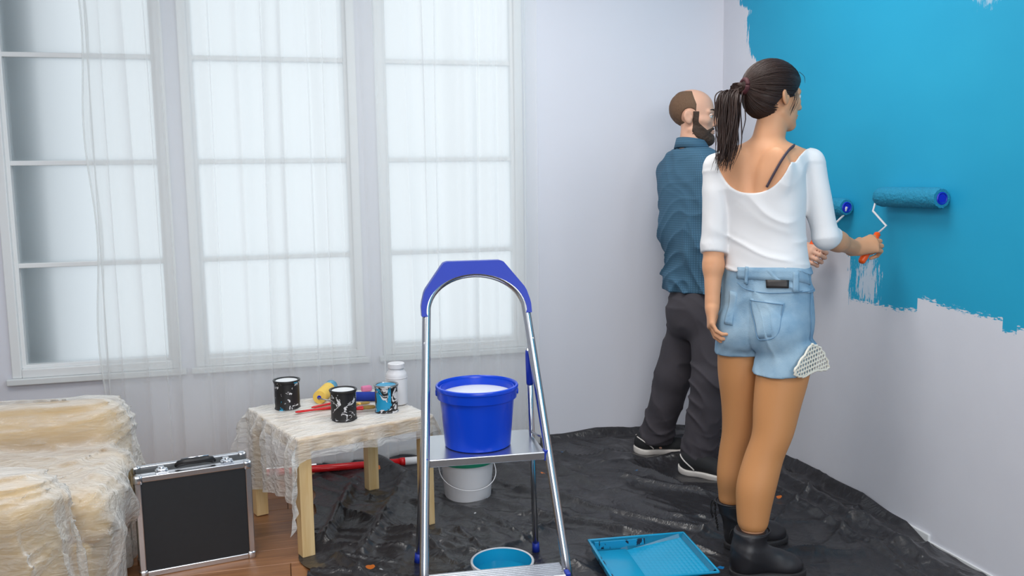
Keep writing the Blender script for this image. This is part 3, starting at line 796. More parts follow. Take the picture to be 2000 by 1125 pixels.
def wall_paint_mat(name, seed, blue, white):
    t = NT(name); v = t.coords(loc=(seed, seed * 1.3, 0))
    n1 = t.noise(v, 22, 4, 0.6, 1.5); n2 = t.noise(t.coords((1, 1, 0.45), loc=(seed * 2, 5, seed)), 16, 4, 0.6, 0.8)
    c = t.mix(t.math('GREATER_THAN', n1, white), lin(28, 28, 31), lin(214, 214, 218))
    c = t.mix(t.math('GREATER_THAN', n2, blue), c, lin(24, 148, 194))
    return t.done(t.bsdf(c, 0.4))
M['can_a'] = wall_paint_mat('splashed_can_black', 1.0, 0.66, 0.60)
M['can_b'] = wall_paint_mat('splashed_can_mid', 4.7, 0.68, 0.585)
M['can_c'] = wall_paint_mat('splashed_can_heavy', 9.2, 0.535, 0.52)
def paint_can(loc, mat, fill, label, r=0.051, h=0.118):
    o = thing('paint_can', label, 'paint can', loc, 0, 'splashed paint cans on the low table')
    lathe('can_body', [(0, 0.001), (r - 0.002, 0.001), (r, 0.0), (r, 0.004), (r - 0.002, 0.006), (r - 0.002, h - 0.012), (r + 0.001, h - 0.010), (r + 0.001, h - 0.004)], mat, o, 48)
    lathe('rim', [(r + 0.001, h - 0.006), (r + 0.003, h - 0.003), (r + 0.002, h), (r - 0.001, h + 0.0005), (r - 0.005, h - 0.001), (r - 0.007, h - 0.006)], 'steel' if mat == 'can_c' else 'black_plastic', o, 48)
    lathe('lid', [(r - 0.0065, h - 0.006), (r - 0.008, h - 0.004), (r * 0.75, h - 0.005), (0, h - 0.005)], fill, o, 48)
    for s in (-1, 1):
        lathe('ear', [(0, 0.004), (0.005, 0.004), (0.006, 0.0)], 'steel', o, 14).matrix_local = Matrix.Rotation(0.5, 4, 'Z') @ Matrix.Translation((s * (r - 0.003), 0, h * 0.78)) @ Matrix.Rotation(s * math.pi / 2, 4, 'Y')
    return o
p1, p2, p3, pj = (0.0170, 3.6337, 0.4420), (0.2222, 3.3988, 0.4420), (0.3928, 3.4625, 0.4420), (0.4486, 3.5711, 0.4420)
paint_can(p1, 'can_a', 'offwhite', 'black paint can with blue drip, leftmost on the low table')
paint_can(p2, 'can_b', 'offwhite', 'black paint can with white smears at the front of the table', 0.050, 0.117)
paint_can(p3, 'can_c', 'blue_paint', 'paint can splashed blue and white with blue paint on top', 0.046, 0.11)
jr = thing('jar', 'white ribbed plastic jar standing at the back of the table', 'jar', pj)
R = 0.043
lathe('jar_body', [(0, 0), (R - 0.004, 0), (R, 0.004), (R, 0.118), (R - 0.003, 0.128), (R - 0.013, 0.142), (R - 0.014, 0.15)], 'white_plastic', jr, 48)
lathe('lid', [(R - 0.010, 0.148), (R - 0.009, 0.149), (R - 0.009, 0.166), (R - 0.011, 0.168), (0, 0.168)], 'white_plastic', jr, 48)
lathe('ring', [(R + 0.0006, 0.108), (R + 0.0016, 0.11), (R + 0.0006, 0.112)], 'white_plastic', jr, 48)

def frame_along(a, b):
    a, b = Vector(a), Vector(b); y = (b - a).normalized(); z = Vector((0, 0, 1)); x = y.cross(z).normalized(); z = x.cross(y)
    return Matrix(((x.x, y.x, z.x, a.x), (x.y, y.y, z.y, a.y), (x.z, y.z, z.z, a.z), (0, 0, 0, 1)))
RotX = Matrix.Rotation(-math.pi / 2, 4, 'X')     # lathe axis z -> local y
# yellow foam roller lying on the table
a = Vector((0.1431, 3.6615, 0.4420)); b = Vector((0.2152, 3.8889, 0.4420)); b = a + (b - a).normalized() * 0.20
a.z = b.z = TT + 0.027
ry = thing('paint_roller', 'yellow foam paint roller with a blue tip lying on the table', 'paint roller', (0, 0, 0))
ry.matrix_world = frame_along(a, b)
lathe('sleeve', [(0, 0.0), (0.008, 0.0), (0.0265, 0.002), (0.0275, 0.006), (0.0275, 0.15)], 'yellow_foam', ry, 32).matrix_local = RotX
lathe('painted_end', [(0.0275, 0.15), (0.0275, 0.198), (0.0255, 0.203), (0, 0.203)], 'blue_paint', ry, 32).matrix_local = RotX
lathe('end_cap', [(0, -0.002), (0.008, -0.002), (0.0085, 0.0005)], 'deep_blue', ry, 20).matrix_local = RotX
tube('wire_frame', [(0, -0.001, 0), (0, -0.012, 0), (0.03, -0.014, -0.006), (0.055, -0.01, -0.014)], 0.003, 'steel', ry, 8)
tube('handle', [(0.05, -0.012, -0.014), (0.06, -0.008, -0.014), (0.10, 0.012, -0.014)], [0.007, 0.011, 0.010], 'red', ry, 12)
# navy mini roller
a = Vector((0.2882, 3.6674, 0.4420)); b = Vector((0.3734, 3.6397, 0.4420)); a.z = b.z = TT + 0.019
rn = thing('mini_roller', 'short navy foam roller beside the blue-splashed can', 'paint roller', (0, 0, 0)); rn.matrix_world = frame_along(a, b)
L = (b - a).length
lathe('sleeve', [(0, 0), (0.006, 0), (0.018, 0.002), (0.019, 0.005), (0.019, L - 0.004), (0.017, L), (0.006, L), (0, L)], 'navy_foam', rn, 28).matrix_local = RotX
lathe('end_cap', [(0, -0.003), (0.007, -0.002), (0.007, 0.001)], 'white_plastic', rn, 16).matrix_local = RotX
tube('wire_frame', [(0, L, 0), (0, L + 0.012, 0), (-0.02, L + 0.014, -0.004), (-0.05, L + 0.01, -0.014)], 0.0025, 'steel', rn, 8)
sp_ = thing('sponge', 'small pink foam sponge behind the navy roller', 'sponge', (0.3481, 3.8061, 0.4420), 0.3)
box('foam', (-0.022, -0.014, 0.004), (0.022, 0.014, 0.028), 'pink', sp_, 0.006)
def brush(label, A, B, colh, colf, w=0.014, zoff=0.0):
    a = Vector(A); b = Vector(B); L = (b - a).length; a.z = b.z = TT + 0.010 + zoff
    o = thing('paintbrush', label, 'paintbrush', (0, 0, 0), 0, 'paintbrushes on the low table'); o.matrix_world = frame_along(a, b)
    tube('handle', [(0, 0, 0), (0, 0.012, 0), (0, L * 0.3, 0), (0, L * 0.45, 0), (0, L * 0.55, 0)], [0.004, 0.0075, 0.0065, 0.009, w * 0.8], colh, o, 14, 0.6)
    tube('ferrule', [(0, L * 0.54, 0), (0, L * 0.56, 0), (0, L * 0.70, 0), (0, L * 0.705, 0)], [w * 0.8, w * 0.85, w, w], colf, o, 14, 0.5)
    tube('bristles', [(0, L * 0.70, 0), (0, L * 0.85, 0), (0, L * 0.97, 0), (0, L, 0)], [w * 0.98, w * 1.1, w * 0.95, w * 0.5], 'bristle', o, 14, 0.4)
    return o
brush('red-handled brush with a yellow ferrule reaching left of the front can', (0.0446, 3.5190, 0.4500), (0.2923, 3.5718, 0.4500), 'red', 'beech')
brush('red-handled brush lying behind the other red brush', (0.1092, 3.5718, 0.4500), (0.3025, 3.6835, 0.4500), 'red', 'beech', 0.012)
brush('brush with olive bristles pointing at the blue-splashed can', (0.1854, 3.4816, 0.4500), (0.3514, 3.4935, 0.4500), 'red', 'red', 0.016, 0.004)
brush('yellow wooden brush lying under the navy roller', (0.2107, 3.5641, 0.4500), (0.3385, 3.5827, 0.4500), 'beech', 'beech', 0.011)

# ------------------------------------------------------------------ red extension pole by the window wall
a = Vector((0.0593, 4.1414, 0.0160)); b = Vector((0.6593, 4.1124, 0.0160)); a.z = b.z = 0.034
a.y = min(a.y, 4.09); b.y = min(b.y, 4.07)
po = thing('extension_pole', 'red extension pole with a white grip lying by the wall', 'pole', (0, 0, 0)); po.matrix_world = frame_along(a, b)
L = (b - a).length
tube('pole_tube', [(0, -0.25, 0), (0, L * 0.8, 0)], 0.0165, 'red', po, 18)
tube('grip', [(0, L * 0.79, 0), (0, L * 0.8, 0), (0, L * 1.05, 0), (0, L * 1.06, 0)], [0.014, 0.0185, 0.0185, 0.014], 'white_plastic', po, 18)
tube('collar', [(0, L * 0.76, 0), (0, L * 0.80, 0)], 0.0195, 'red', po, 18)

# ------------------------------------------------------------------ tubs
def tub(name, label, loc, r0, r1, h, mat, rimmat, rim_h=0.02, wall=0.003, cat='bucket'):
    o = thing(name, label, cat, loc)
    rm = r0 + (r1 - r0) * (h - rim_h) / h
    lathe('tub_body', [(0, 0.004), (r0 - 0.004, 0.004), (r0 - 0.004, 0), (r0 - 0.001, 0), (r0, 0.004), (rm, h - rim_h), (r1, h - 0.002), (r1 - wall, h), (r0 - wall, 0.008), (0, 0.008)], mat, o, 64)
    return o, rm
wb, rm = tub('paint_tub', 'white paint tub with a green rim and wire handle behind the ladder', (0.7460, 3.6326, 0.0000), 0.098, 0.112, 0.175, 'white_plastic', 'green_plastic')
lathe('lid', [(0.1125, 0.158), (0.1155, 0.158), (0.1165, 0.170), (0.1165, 0.176), (0.114, 0.179), (0.109, 0.178), (0.106, 0.173), (0, 0.172)], 'green_plastic', wb, 64)
lathe('lid_centre', [(0.108, 0.1785), (0.105, 0.1790), (0, 0.1795)], 'white_plastic', wb, 64)
pts = []
for i in range(25):
    t_ = i / 24; an = math.radians(160 + 222 * t_); sag = math.sin(math.pi * t_)
    pts.append((0.121 * math.cos(an), 0.121 * math.sin(an), 0.148 - 0.085 * sag ** 0.9))
tube('wire_handle', pts, 0.0018, 'white_plastic', wb, 8)
pb, rm = tub('open_paint_tub', 'open white tub of blue paint on the ground sheet', (0.6736, 2.7417, 0.0000), 0.088, 0.101, 0.098, 'white_plastic', None, 0.012)
lathe('rim', [(0.100, 0.087), (0.104, 0.088), (0.1045, 0.098), (0.101, 0.101), (0.097, 0.098)], 'white_plastic', pb, 64)
lathe('paint_coat', [(0.0968, 0.0975), (0.0915, 0.052)], 'blue_paint', pb, 64)
lathe('paint', [(0.0925, 0.058), (0.06, 0.0575), (0, 0.0575)], 'blue_paint', pb, 64)

# ------------------------------------------------------------------ paint tray
ty = thing('paint_tray', 'blue paint tray with wet paint at the woman\'s feet', 'paint tray', (1.195, 2.725, 0.0), math.radians(-5.5))
TL, TW = 0.35, 0.325        # long axis along x, well on the left
prof = [(-TL / 2, 0.055), (-TL / 2 + 0.012, 0.012), (-TL / 2 + 0.10, 0.010), (-TL / 2 + 0.135, 0.018), (TL / 2 - 0.02, 0.045), (TL / 2 - 0.004, 0.057)]
bm = bmesh.new()
def section(off):
    L_ = []
    for (x, z) in prof: L_.append((x, z))
    return L_
cols = []
for (yy, lift) in ((-TW / 2, 1.0), (-TW / 2 + 0.018, 0.0), (TW / 2 - 0.018, 0.0), (TW / 2, 1.0)):
    cols.append([bm.verts.new((x, yy, 0.057 if lift else z)) for x, z in prof])
for a_, b_ in zip(cols[:-1], cols[1:]):
    for i in range(len(prof) - 1): bm.faces.new((a_[i], a_[i + 1], b_[i + 1], b_[i]))
bmesh.ops.solidify(bm, geom=bm.faces[:], thickness=0.0025)
bm_obj('tray_shell', bm, 'blue_paint', ty)
bm = bmesh.new()
rim = [(-TL / 2 - 0.004, -TW / 2 - 0.004), (TL / 2, -TW / 2 - 0.004), (TL / 2, TW / 2 + 0.004), (-TL / 2 - 0.004, TW / 2 + 0.004)]
for (x0, y0), (x1, y1) in zip(rim, rim[1:] + rim[:1]):
    dx, dy = x1 - x0, y1 - y0
    add_box(bm, (min(x0, x1) - 0.004, min(y0, y1) - 0.004, 0.053), (max(x0, x1) + 0.004, max(y0, y1) + 0.004, 0.061), 0.003)
bm_obj('rim', bm, 'blue_paint', ty, True, angle=40)
bm = bmesh.new()     # ribbed ramp wet with paint
x0, x1 = -TL / 2 + 0.125, TL / 2 - 0.02
nx_, ny_ = 44, 38; vv = []
for i in range(nx_ + 1):
    for j in range(ny_ + 1):
        x = x0 + (x1 - x0) * i / nx_; y = -TW / 2 + 0.022 + (TW - 0.044) * j / ny_
        z = 0.0205 + 0.030 * i / nx_ + (0.0022 if (i % 3 == 1 and (j + i // 3) % 3 == 1) else 0)
        vv.append(bm.verts.new((x, y, z)))
for i in range(nx_):
    for j in range(ny_):
        k = i * (ny_ + 1) + j; bm.faces.new((vv[k], vv[k + ny_ + 1], vv[k + ny_ + 2], vv[k + 1]))
bm_obj('ribbed_ramp', bm, 'blue_paint', ty, True)
bm = bmesh.new()
add_box(bm, (-TL / 2 + 0.016, -TW / 2 + 0.014, 0.014), (-TL / 2 + 0.128, TW / 2 - 0.022, 0.027), 0.004)
bm_obj('paint_pool', bm, 'blue_paint', ty, True, angle=40)
t = NT('smeared_tray_wall'); n_ = t.noise(t.coords((1, 1, 0.4)), 24, 4, 0.6, 0.8)
M['smear'] = t.done(t.bsdf(t.mix(t.math('GREATER_THAN', n_, 0.46), lin(16, 30, 52), lin(22, 146, 190)), 0.35))
bm = bmesh.new(); add_box(bm, (-TL / 2 + 0.014, TW / 2 - 0.012, 0.020), (TL / 2 - 0.15, TW / 2 - 0.006, 0.054), 0.001, Matrix.Identity(4))
bm_obj('smeared_side', bm, 'smear', ty)
box('smeared_end', (-TL / 2 + 0.003, -TW / 2 + 0.01, 0.024), (-TL / 2 + 0.008, TW / 2 - 0.01, 0.052), 'smear', ty, 0.001)

# ------------------------------------------------------------------ step ladder
lc = (0.6300, 2.7422, 0.4626)
LZ = 0.46
lad = thing('step_ladder', 'aluminium step ladder with a blue arched top in the foreground', 'step ladder', (lc[0], lc[1], 0), math.radians(-4.0))
LEAN = 0.40
def fy(z): return (z - LZ) * LEAN
def hw(z): return 0.2345 - 0.0725 * z
rail = []
for z in (0.0, 0.16, 0.46, 0.7, 0.86): rail.append((-hw(z), fy(z), z))
ztop = 0.905; rx = hw(ztop)
for i in range(1, 24):
    an = math.pi * (1 - i / 24); rail.append((rx * math.cos(an), fy(ztop + 0.122 * math.sin(an)), ztop + 0.122 * math.sin(an)))
for z in (0.86, 0.7, 0.46, 0.16, 0.0): rail.append((hw(z), fy(z), z))
tube('front_rail', rail, 0.0145, 'alu', lad, 16)
# blue arched head piece around the hoop
outer = [(-rx - 0.017, 0.895), (-rx - 0.017, 0.93), (-rx - 0.004, 0.975), (-0.105, 1.062), (-0.098, 1.068), (0.098, 1.068), (0.105, 1.062), (rx + 0.004, 0.975), (rx + 0.017, 0.93), (rx + 0.017, 0.895)]
inner = [((rx + 0.001) * math.cos(math.pi * i / 28), ztop + 0.121 * math.sin(math.pi * i / 28)) for i in range(0, 29)]
inner = [(rx - 0.004, 0.895)] + inner + [(-rx + 0.004, 0.895)]
bm = bmesh.new(); N_ = 40
def resample(P, n):
    P = [np.array(p) for p in P]; d = [0]
    for a_, b_ in zip(P[:-1], P[1:]): d.append(d[-1] + np.linalg.norm(b_ - a_))
    return [(float(np.interp(d[-1] * i / n, d, [p[0] for p in P])), float(np.interp(d[-1] * i / n, d, [p[1] for p in P]))) for i in range(n + 1)]
oo, iN = resample(outer, N_), resample(inner[::-1], N_)
def lv(p, dy): return bm.verts.new((p[0], fy(p[1]) + dy, p[1]))
A = [lv(p, -0.017) for p in oo]; B = [lv(p, -0.017) for p in iN]; C_ = [lv(p, 0.019) for p in oo]; D_ = [lv(p, 0.019) for p in iN]
for i in range(N_):
    bm.faces.new((A[i], A[i + 1], B[i + 1], B[i])); bm.faces.new((C_[i], C_[i + 1], D_[i + 1], D_[i])); bm.faces.new((A[i], A[i + 1], C_[i + 1], C_[i]))
bm.faces.new((A[0], B[0], D_[0], C_[0])); bm.faces.new((A[-1], B[-1], D_[-1], C_[-1]))
bm_obj('top_cover', bm, 'blue_plastic', lad, True, angle=40)
# platform and lower step
def step(name, z, d0, d1, th, lip):
    w = hw(z) - 0.012; o = empty(name, (0, fy(z), z)); o.parent = lad
    bm = bmesh.new(); add_box(bm, (-w, d0, -th), (w, d1, 0), 0.003); bm_obj('tread', bm, 'alu_dull', o)
    for k in range(7 if name == 'lower_step' else 0):
        yk = d0 + 0.012 + (d1 - d0 - 0.024) * k / 6
        box('tread_rib', (-w + 0.006, yk - 0.0015, -0.0005), (w - 0.006, yk + 0.0015, 0.0012), 'alu', o)
    for s in (-1, 1):
        bm = bmesh.new(); add_box(bm, (s * w - 0.004, d0 - 0.002, -th - 0.004), (s * w + 0.012 * s, d0 + 0.03, 0.006), 0.003); bm_obj('end_cap', bm, 'blue_plastic', o)
    return o
pl = step('platform', LZ, -0.012, 0.262, 0.026, 0.02)
st = step('lower_step', 0.118, -0.055, 0.045, 0.026, 0.02)
for s in (-1, 1):
    top_ = (s * (hw(0.78) - 0.006), fy(0.78) + 0.026, 0.775); bot = (s * 0.213, 0.265, 0.0)
    bot2 = tuple(top_[k] + (bot[k] - top_[k]) * 0.995 for k in range(3))
    tube('rear_leg', [top_, bot2], 0.0105, 'alu', lad, 14)
    tube('rear_sleeve', [tuple(top_[k] + (bot[k] - top_[k]) * q for k in range(3)) for q in (0.01, 0.03, 0.16, 0.17)], [0.0112, 0.0125, 0.0125, 0.0112], 'blue_plastic', lad, 12)
    tube('foot', [tuple(top_[k] + (bot[k] - top_[k]) * q for k in range(3)) for q in (0.95, 1.0)], [0.0125, 0.0145], 'blue_plastic', lad, 12)
    tube('foot', [(s * hw(0.045), fy(0.045), 0.045), (s * hw(0.003), fy(0.003), 0.003)], [0.0145, 0.017], 'blue_plastic', lad, 12)
    bm = bmesh.new(); add_box(bm, (-0.003, -0.014, -0.03), (0.003, 0.03, 0.03), 0.002)
    o = bm_obj('hinge', bm, 'white_plastic', lad); o.location = (s * (hw(0.78) + 0.004), fy(0.78) + 0.012, 0.785)
    tube('brace', [(s * (hw(0.5) - 0.012), fy(0.5) + 0.01, 0.5), (s * 0.185, 0.19, 0.47)], 0.004, 'steel', lad, 8)

# blue bucket on the platform
bp = Matrix.Translation((lc[0], lc[1], 0)) @ Matrix.Rotation(math.radians(-4), 4, 'Z') @ Vector((-0.012, 0.125, LZ + 0.0015))
bk = thing('bucket', 'royal blue plastic bucket with white lid on the ladder platform', 'bucket', tuple(bp))
bh = 0.205
lathe('bucket_body', [(0, 0.004), (0.104, 0.004), (0.106, 0), (0.110, 0.003), (0.1245, bh - 0.035), (0.1245, bh - 0.008), (0.121, bh - 0.008), (0.107, 0.01), (0, 0.01)], 'bucket_blue', bk, 72)
lathe('rim_band', [(0.125, bh - 0.042), (0.1325, bh - 0.042), (0.134, bh - 0.014), (0.1375, bh - 0.012), (0.1385, bh - 0.004), (0.1365, bh), (0.131, bh + 0.001), (0.128, bh - 0.003), (0.127, bh - 0.015)], 'bucket_blue', bk, 72)
lathe('lid_wall', [(0.1275, bh - 0.003), (0.1215, bh - 0.03), (0.1185, bh - 0.0315)], 'bucket_blue', bk, 72)
lathe('lid', [(0.1205, bh - 0.0310), (0.112, bh - 0.0285), (0.098, bh - 0.0295), (0, bh - 0.0295)], 'offwhite', bk, 72)
for s in (0, math.pi):
    o = lathe('handle_lug', [(0, 0.010), (0.009, 0.010), (0.012, 0.007), (0.013, 0.0)], 'bucket_blue', bk, 20)
    o.matrix_local = Matrix.Rotation(s - 0.2, 4, 'Z') @ Matrix.Translation((0.128, 0, bh - 0.026)) @ Matrix.Rotation(math.pi / 2, 4, 'Y')

# ------------------------------------------------------------------ wall rollers
def wall_roller(label, y_in, y_out, z, r, wire, hand_top, hand_bot, core=True):
    """sleeve pressed to the right wall between y_in (frame side) and y_out (free side)"""
    X = WX - r * 0.93
    o = thing('pile_roller', label, 'paint roller', (0, 0, 0), 0, 'paint rollers pressed to the wall'); o.matrix_world = frame_along((X, y_in, z), (X, y_out, z))
    inv = o.matrix_world.inverted(); L = abs(y_out - y_in)
    bm = bmesh.new(); seg, nn = 56, 40; rings = []
    rnd = random.Random(3)
    for i in range(nn + 1):
        t_ = i / nn; rr = r * (1 - 0.16 * max(0, 1 - t_ / 0.08) ** 2 - 0.10 * max(0, (t_ - 0.95) / 0.05) ** 2)
        rings.append([bm.verts.new(((rr + rnd.uniform(-0.0017, 0.0017)) * math.cos(2 * math.pi * k / seg), L * t_ + rnd.uniform(-0.0015, 0.0015), (rr + rnd.uniform(-0.0017, 0.0017)) * math.sin(2 * math.pi * k / seg))) for k in range(seg)])
    for a_, b_ in zip(rings[:-1], rings[1:]):
        for k in range(seg): bm.faces.new((a_[k], a_[(k + 1) % seg], b_[(k + 1) % seg], b_[k]))
    bm.faces.new(rings[0]); bm.faces.new(rings[-1])
    bm_obj('sleeve', bm, 'roller_blue', o, True, angle=50)
    for (yy, sg) in ((-0.0015, -1), (L + 0.0015, 1)):
        lathe('end_cap', [(0, 0.001 * sg), (r * 0.42, 0.0015 * sg), (r * 0.46, -0.004 * sg)], 'deep_blue', o, 28).matrix_local = Matrix.Translation((0, yy, 0)) @ RotX
        lathe('core_rim', [(r * 0.46, 0.001 * sg), (r * 0.52, 0.003 * sg), (r * 0.60, 0.001 * sg), (r * 0.6, -0.004 * sg)], 'deep_blue', o, 28).matrix_local = Matrix.Translation((0, yy, 0)) @ RotX
    tube('wire_frame', [inv @ Vector(p) for p in [(X, y_in, z)] + wire], 0.0042, 'white_plastic', o, 10)
    ht, hb = Vector(hand_top), Vector(hand_bot); ax = hb - ht
    P = [inv @ (ht + ax * q) for q in (0, 0.03, 0.12, 0.14, 0.2, 0.24, 0.5, 0.8, 0.96, 1.0)]
    tube('handle', P, [0.008, 0.012, 0.012, 0.0135, 0.0165, 0.013, 0.0125, 0.0145, 0.013, 0.009], 'orange', o, 16)
    return o

# ------------------------------------------------------------------ people
def V3(*a): return np.array(a, np.float64)
def hframe(heading_deg, tilt_deg=0.0, roll_deg=0.0):
    """columns: right, forward, up for a head or torso facing `heading` degrees clockwise from +Y"""
    h = math.radians(heading_deg); R = np.array([[math.cos(h), math.sin(h), 0], [-math.sin(h), math.cos(h), 0], [0, 0, 1]])
    t = math.radians(tilt_deg); T = np.array([[1, 0, 0], [0, math.cos(t), -math.sin(t)], [0, math.sin(t), math.cos(t)]])
    r = math.radians(roll_deg); Q = np.array([[math.cos(r), 0, math.sin(r)], [0, 1, 0], [-math.sin(r), 0, math.cos(r)]])
    return R @ T @ Q
def head_ops(c, Fm, s=1.0, jaw=1.0):
    def w(x, y, z): return c + Fm @ (np.array([x, y, z]) * s)
    def el(p, r, k=0.015, rot=None): return ('u', EL(w(*p), np.array(r) * s, Fm if rot is None else Fm @ rot), k)
    def rc(a, b, ra, rb, k=0.012): return ('u', RC(w(*a), w(*b), ra * s, rb * s), k)
    ops = [el((0, -0.012, 0.035), (0.074, 0.096, 0.082)), el((0, 0.028, -0.018), (0.061, 0.062, 0.085), 0.02), el((0, 0.034, -0.07), (0.050 * jaw, 0.048, 0.043), 0.02),
           rc((0, 0.066, -0.100), (0, 0.070, -0.096), 0.017, 0.017, 0.015)]
    for m in (-1, 1):
        ops += [rc((m * 0.052 * jaw, -0.004, -0.058), (m * 0.016, 0.066, -0.098), 0.012, 0.014, 0.015), rc((m * 0.040, 0.062, -0.018), (m * 0.052, 0.040, -0.016), 0.017, 0.014, 0.015),
                rc((m * 0.012, 0.080, 0.022), (m * 0.042, 0.070, 0.020), 0.009, 0.009, 0.012)]
    ops += [rc((0, 0.086, 0.014), (0, 0.108, -0.030), 0.008, 0.0105, 0.010)]
    for m in (-1, 1):
        ops += [rc((m * 0.011, 0.094, -0.035), (m * 0.009, 0.099, -0.034), 0.0075, 0.007, 0.006), ('s', EL(w(m * 0.031, 0.096, 0.003), np.array((0.016, 0.016, 0.010)) * s, Fm), 0.010)]
    ops += [el((0, 0.086, -0.061), (0.023, 0.011, 0.0055), 0.004), el((0, 0.085, -0.070), (0.020, 0.011, 0.0065), 0.004), ('s', EL(w(0, 0.099, -0.0655), np.array((0.020, 0.006, 0.0012)) * s, Fm), 0.003)]
    for m in (-1, 1):      # ears
        a = math.radians(18); rz = np.array([[math.cos(m * 0.45), -math.sin(m * 0.45), 0], [math.sin(m * 0.45), math.cos(m * 0.45), 0], [0, 0, 1]])
        rx = np.array([[1, 0, 0], [0, math.cos(a), -math.sin(a)], [0, math.sin(a), math.cos(a)]])
        ops += [el((m * 0.077, -0.012, -0.006), (0.0085, 0.019, 0.031), 0.006, rz @ rx), ('s', EL(w(m * 0.087, -0.008, -0.003), np.array((0.006, 0.0105, 0.019)) * s, Fm @ rz @ rx), 0.004),
                el((m * 0.073, 0.002, -0.008), (0.006, 0.006, 0.008), 0.004)]
    return ops
def add_eyes(c, Fm, s, par):
    for m in (-1, 1):
        bm = bmesh.new(); bmesh.ops.create_uvsphere(bm, u_segments=20, v_segments=14, radius=0.0122 * s)
        o = bm_obj('eye', bm, 'eye_white', par, True)
        R4 = Matrix([list(Fm[i]) + [0] for i in range(3)] + [[0, 0, 0, 1]])
        o.matrix_local = Matrix.Translation(c + Fm @ (np.array([m * 0.031, 0.0755, 0.003]) * s)) @ R4
        V, Fc = tube_geo([(0, 0.0095 * s, 0), (0, 0.0118 * s, 0), (0, 0.0127 * s, 0)], [0.0066 * s, 0.0056 * s, 0.003 * s], 16)
        mesh_obj('iris', V, Fc, 'iris', o)
def hand_ops(wr, Fd, Sd, Nd, grip=True, s=1.0, k=0.006):
    """wrist, F towards the knuckles, S towards the index side, N out of the back of the hand"""
    Fd, Sd, Nd = [np.array(v, float) / np.linalg.norm(v) for v in (Fd, Sd, Nd)]
    def w(f, q, n): return wr + (Fd * f + Sd * q + Nd * n) * s
    def rc(a, b, ra, rb, kk=k): return ('u', RC(w(*a), w(*b), ra * s, rb * s), kk)
    ops = [rc((-0.02, 0.0, 0.0), (0.02, 0.0, 0.0), 0.022, 0.022, 0.015), rc((0.015, 0.014, 0.0), (0.078, 0.026, 0.0), 0.016, 0.0125, 0.014), rc((0.015, 0.0, 0.001), (0.082, 0.008, 0.003), 0.016, 0.0125, 0.014),
           rc((0.015, -0.008, 0.001), (0.080, -0.010, 0.002), 0.016, 0.012, 0.014), rc((0.015, -0.014, 0.0), (0.072, -0.027, -0.002), 0.016, 0.0115, 0.014)]
    fl = [(0.030, 1.0, 0.078), (0.010, 1.08, 0.083), (-0.011, 1.0, 0.080), (-0.031, 0.82, 0.072)]
    for i, (q, L, f0) in enumerate(fl):
        r = 0.0094 if i < 3 else 0.0084
        if grip:
            P = [(f0, q, 0.0), (f0 + 0.030 * L, q, -0.016), (f0 + 0.026 * L, q, -0.045), (f0 - 0.004, q, -0.052)]
        else:
            P = [(f0, q, 0.0), (f0 + 0.036 * L, q * 1.02, -0.018), (f0 + 0.050 * L, q * 0.95, -0.040), (f0 + 0.048 * L, q * 0.9, -0.060)]
        for a, b, ra, rb in zip(P[:-1], P[1:], (r, r * 0.93, r * 0.88), (r * 0.95, r * 0.9, r * 0.78)): ops.append(rc(a, b, ra, rb, 0.0025))
    if grip: P = [(0.018, 0.024, -0.008), (0.050, 0.040, -0.026), (0.078, 0.036, -0.044), (0.094, 0.026, -0.046)]
    else: P = [(0.018, 0.022, -0.008), (0.046, 0.038, -0.020), (0.074, 0.038, -0.030), (0.096, 0.032, -0.034)]
    for a, b, ra, rb in zip(P[:-1], P[1:], (0.015, 0.0115, 0.0105), (0.012, 0.0105, 0.008)): ops.append(rc(a, b, ra, rb, 0.006))
    return ops
def build(name, ops, mat, par, org, h=0.0045, post=None, lo=None, hi=None):
    b0, b1 = bounds(ops)
    lo = b0 if lo is None else np.maximum(b0, lo); hi = b1 if hi is None else np.minimum(b1, hi)
    v, f = sdf_mesh(ops, lo, hi, h, post)
    return mesh_obj(name, v - np.array(org), f, mat, par)
def plane_d(P, p, n):
    n = np.array(n, float) / np.linalg.norm(n); return ((P - np.array(p)) @ n).astype(np.float32)
def secs(rows, heading):
    """rows: (point, half width, half depth, extra heading)"""
    return [(p[2], p[0], p[1], a, b, math.radians(heading + e)) for p, a, b, e in rows]

# ================================================================== the woman
WH = 52.0
wo = (1.62, 2.72, 0.0)
woman = thing('person', 'woman in white top and denim shorts rolling paint, dark ponytail', 'person', wo)
TF = hframe(WH); HF = hframe(60.0)
w_rows = [((1.6508, 2.7823, 0.7533), 0.135, 0.09, 8), ((1.6526, 2.7868, 0.7926), 0.152, 0.105, 8), ((1.6567, 2.7926, 0.8462), 0.158, 0.110, 8), ((1.6621, 2.8015, 0.9265), 0.152, 0.105, 6), ((1.6666, 2.8129, 1.0248), 0.137, 0.096, 3), ((1.6693, 2.8247, 1.1231), 0.127, 0.090, 0),
          ((1.6681, 2.8365, 1.2125), 0.128, 0.092, 0), ((1.6648, 2.8477, 1.2930), 0.138, 0.096, 0), ((1.6642, 2.8559, 1.3556), 0.142, 0.090, 0), ((1.6684, 2.8616, 1.4092), 0.130, 0.070, 0), ((1.6785, 2.8631, 1.4412), 0.100, 0.062, 0)]
w_torso = LOFT(secs(w_rows, WH))
chest = V3(*(1.6689, 2.8581, 1.3824)); R_, F_, U_ = TF[:, 0], TF[:, 1], TF[:, 2]
shR, shL = V3(*(1.8251, 2.8068, 1.3835)), V3(*(1.5289, 2.9350, 1.3707))
elR, wrR = V3(*(1.8537, 2.7457, 1.1276)), V3(*(2.0641, 2.8706, 1.0702))
elL, wrL = V3(*(1.5075, 2.9049, 1.0921)), V3(*(1.4787, 2.8549, 0.8867))
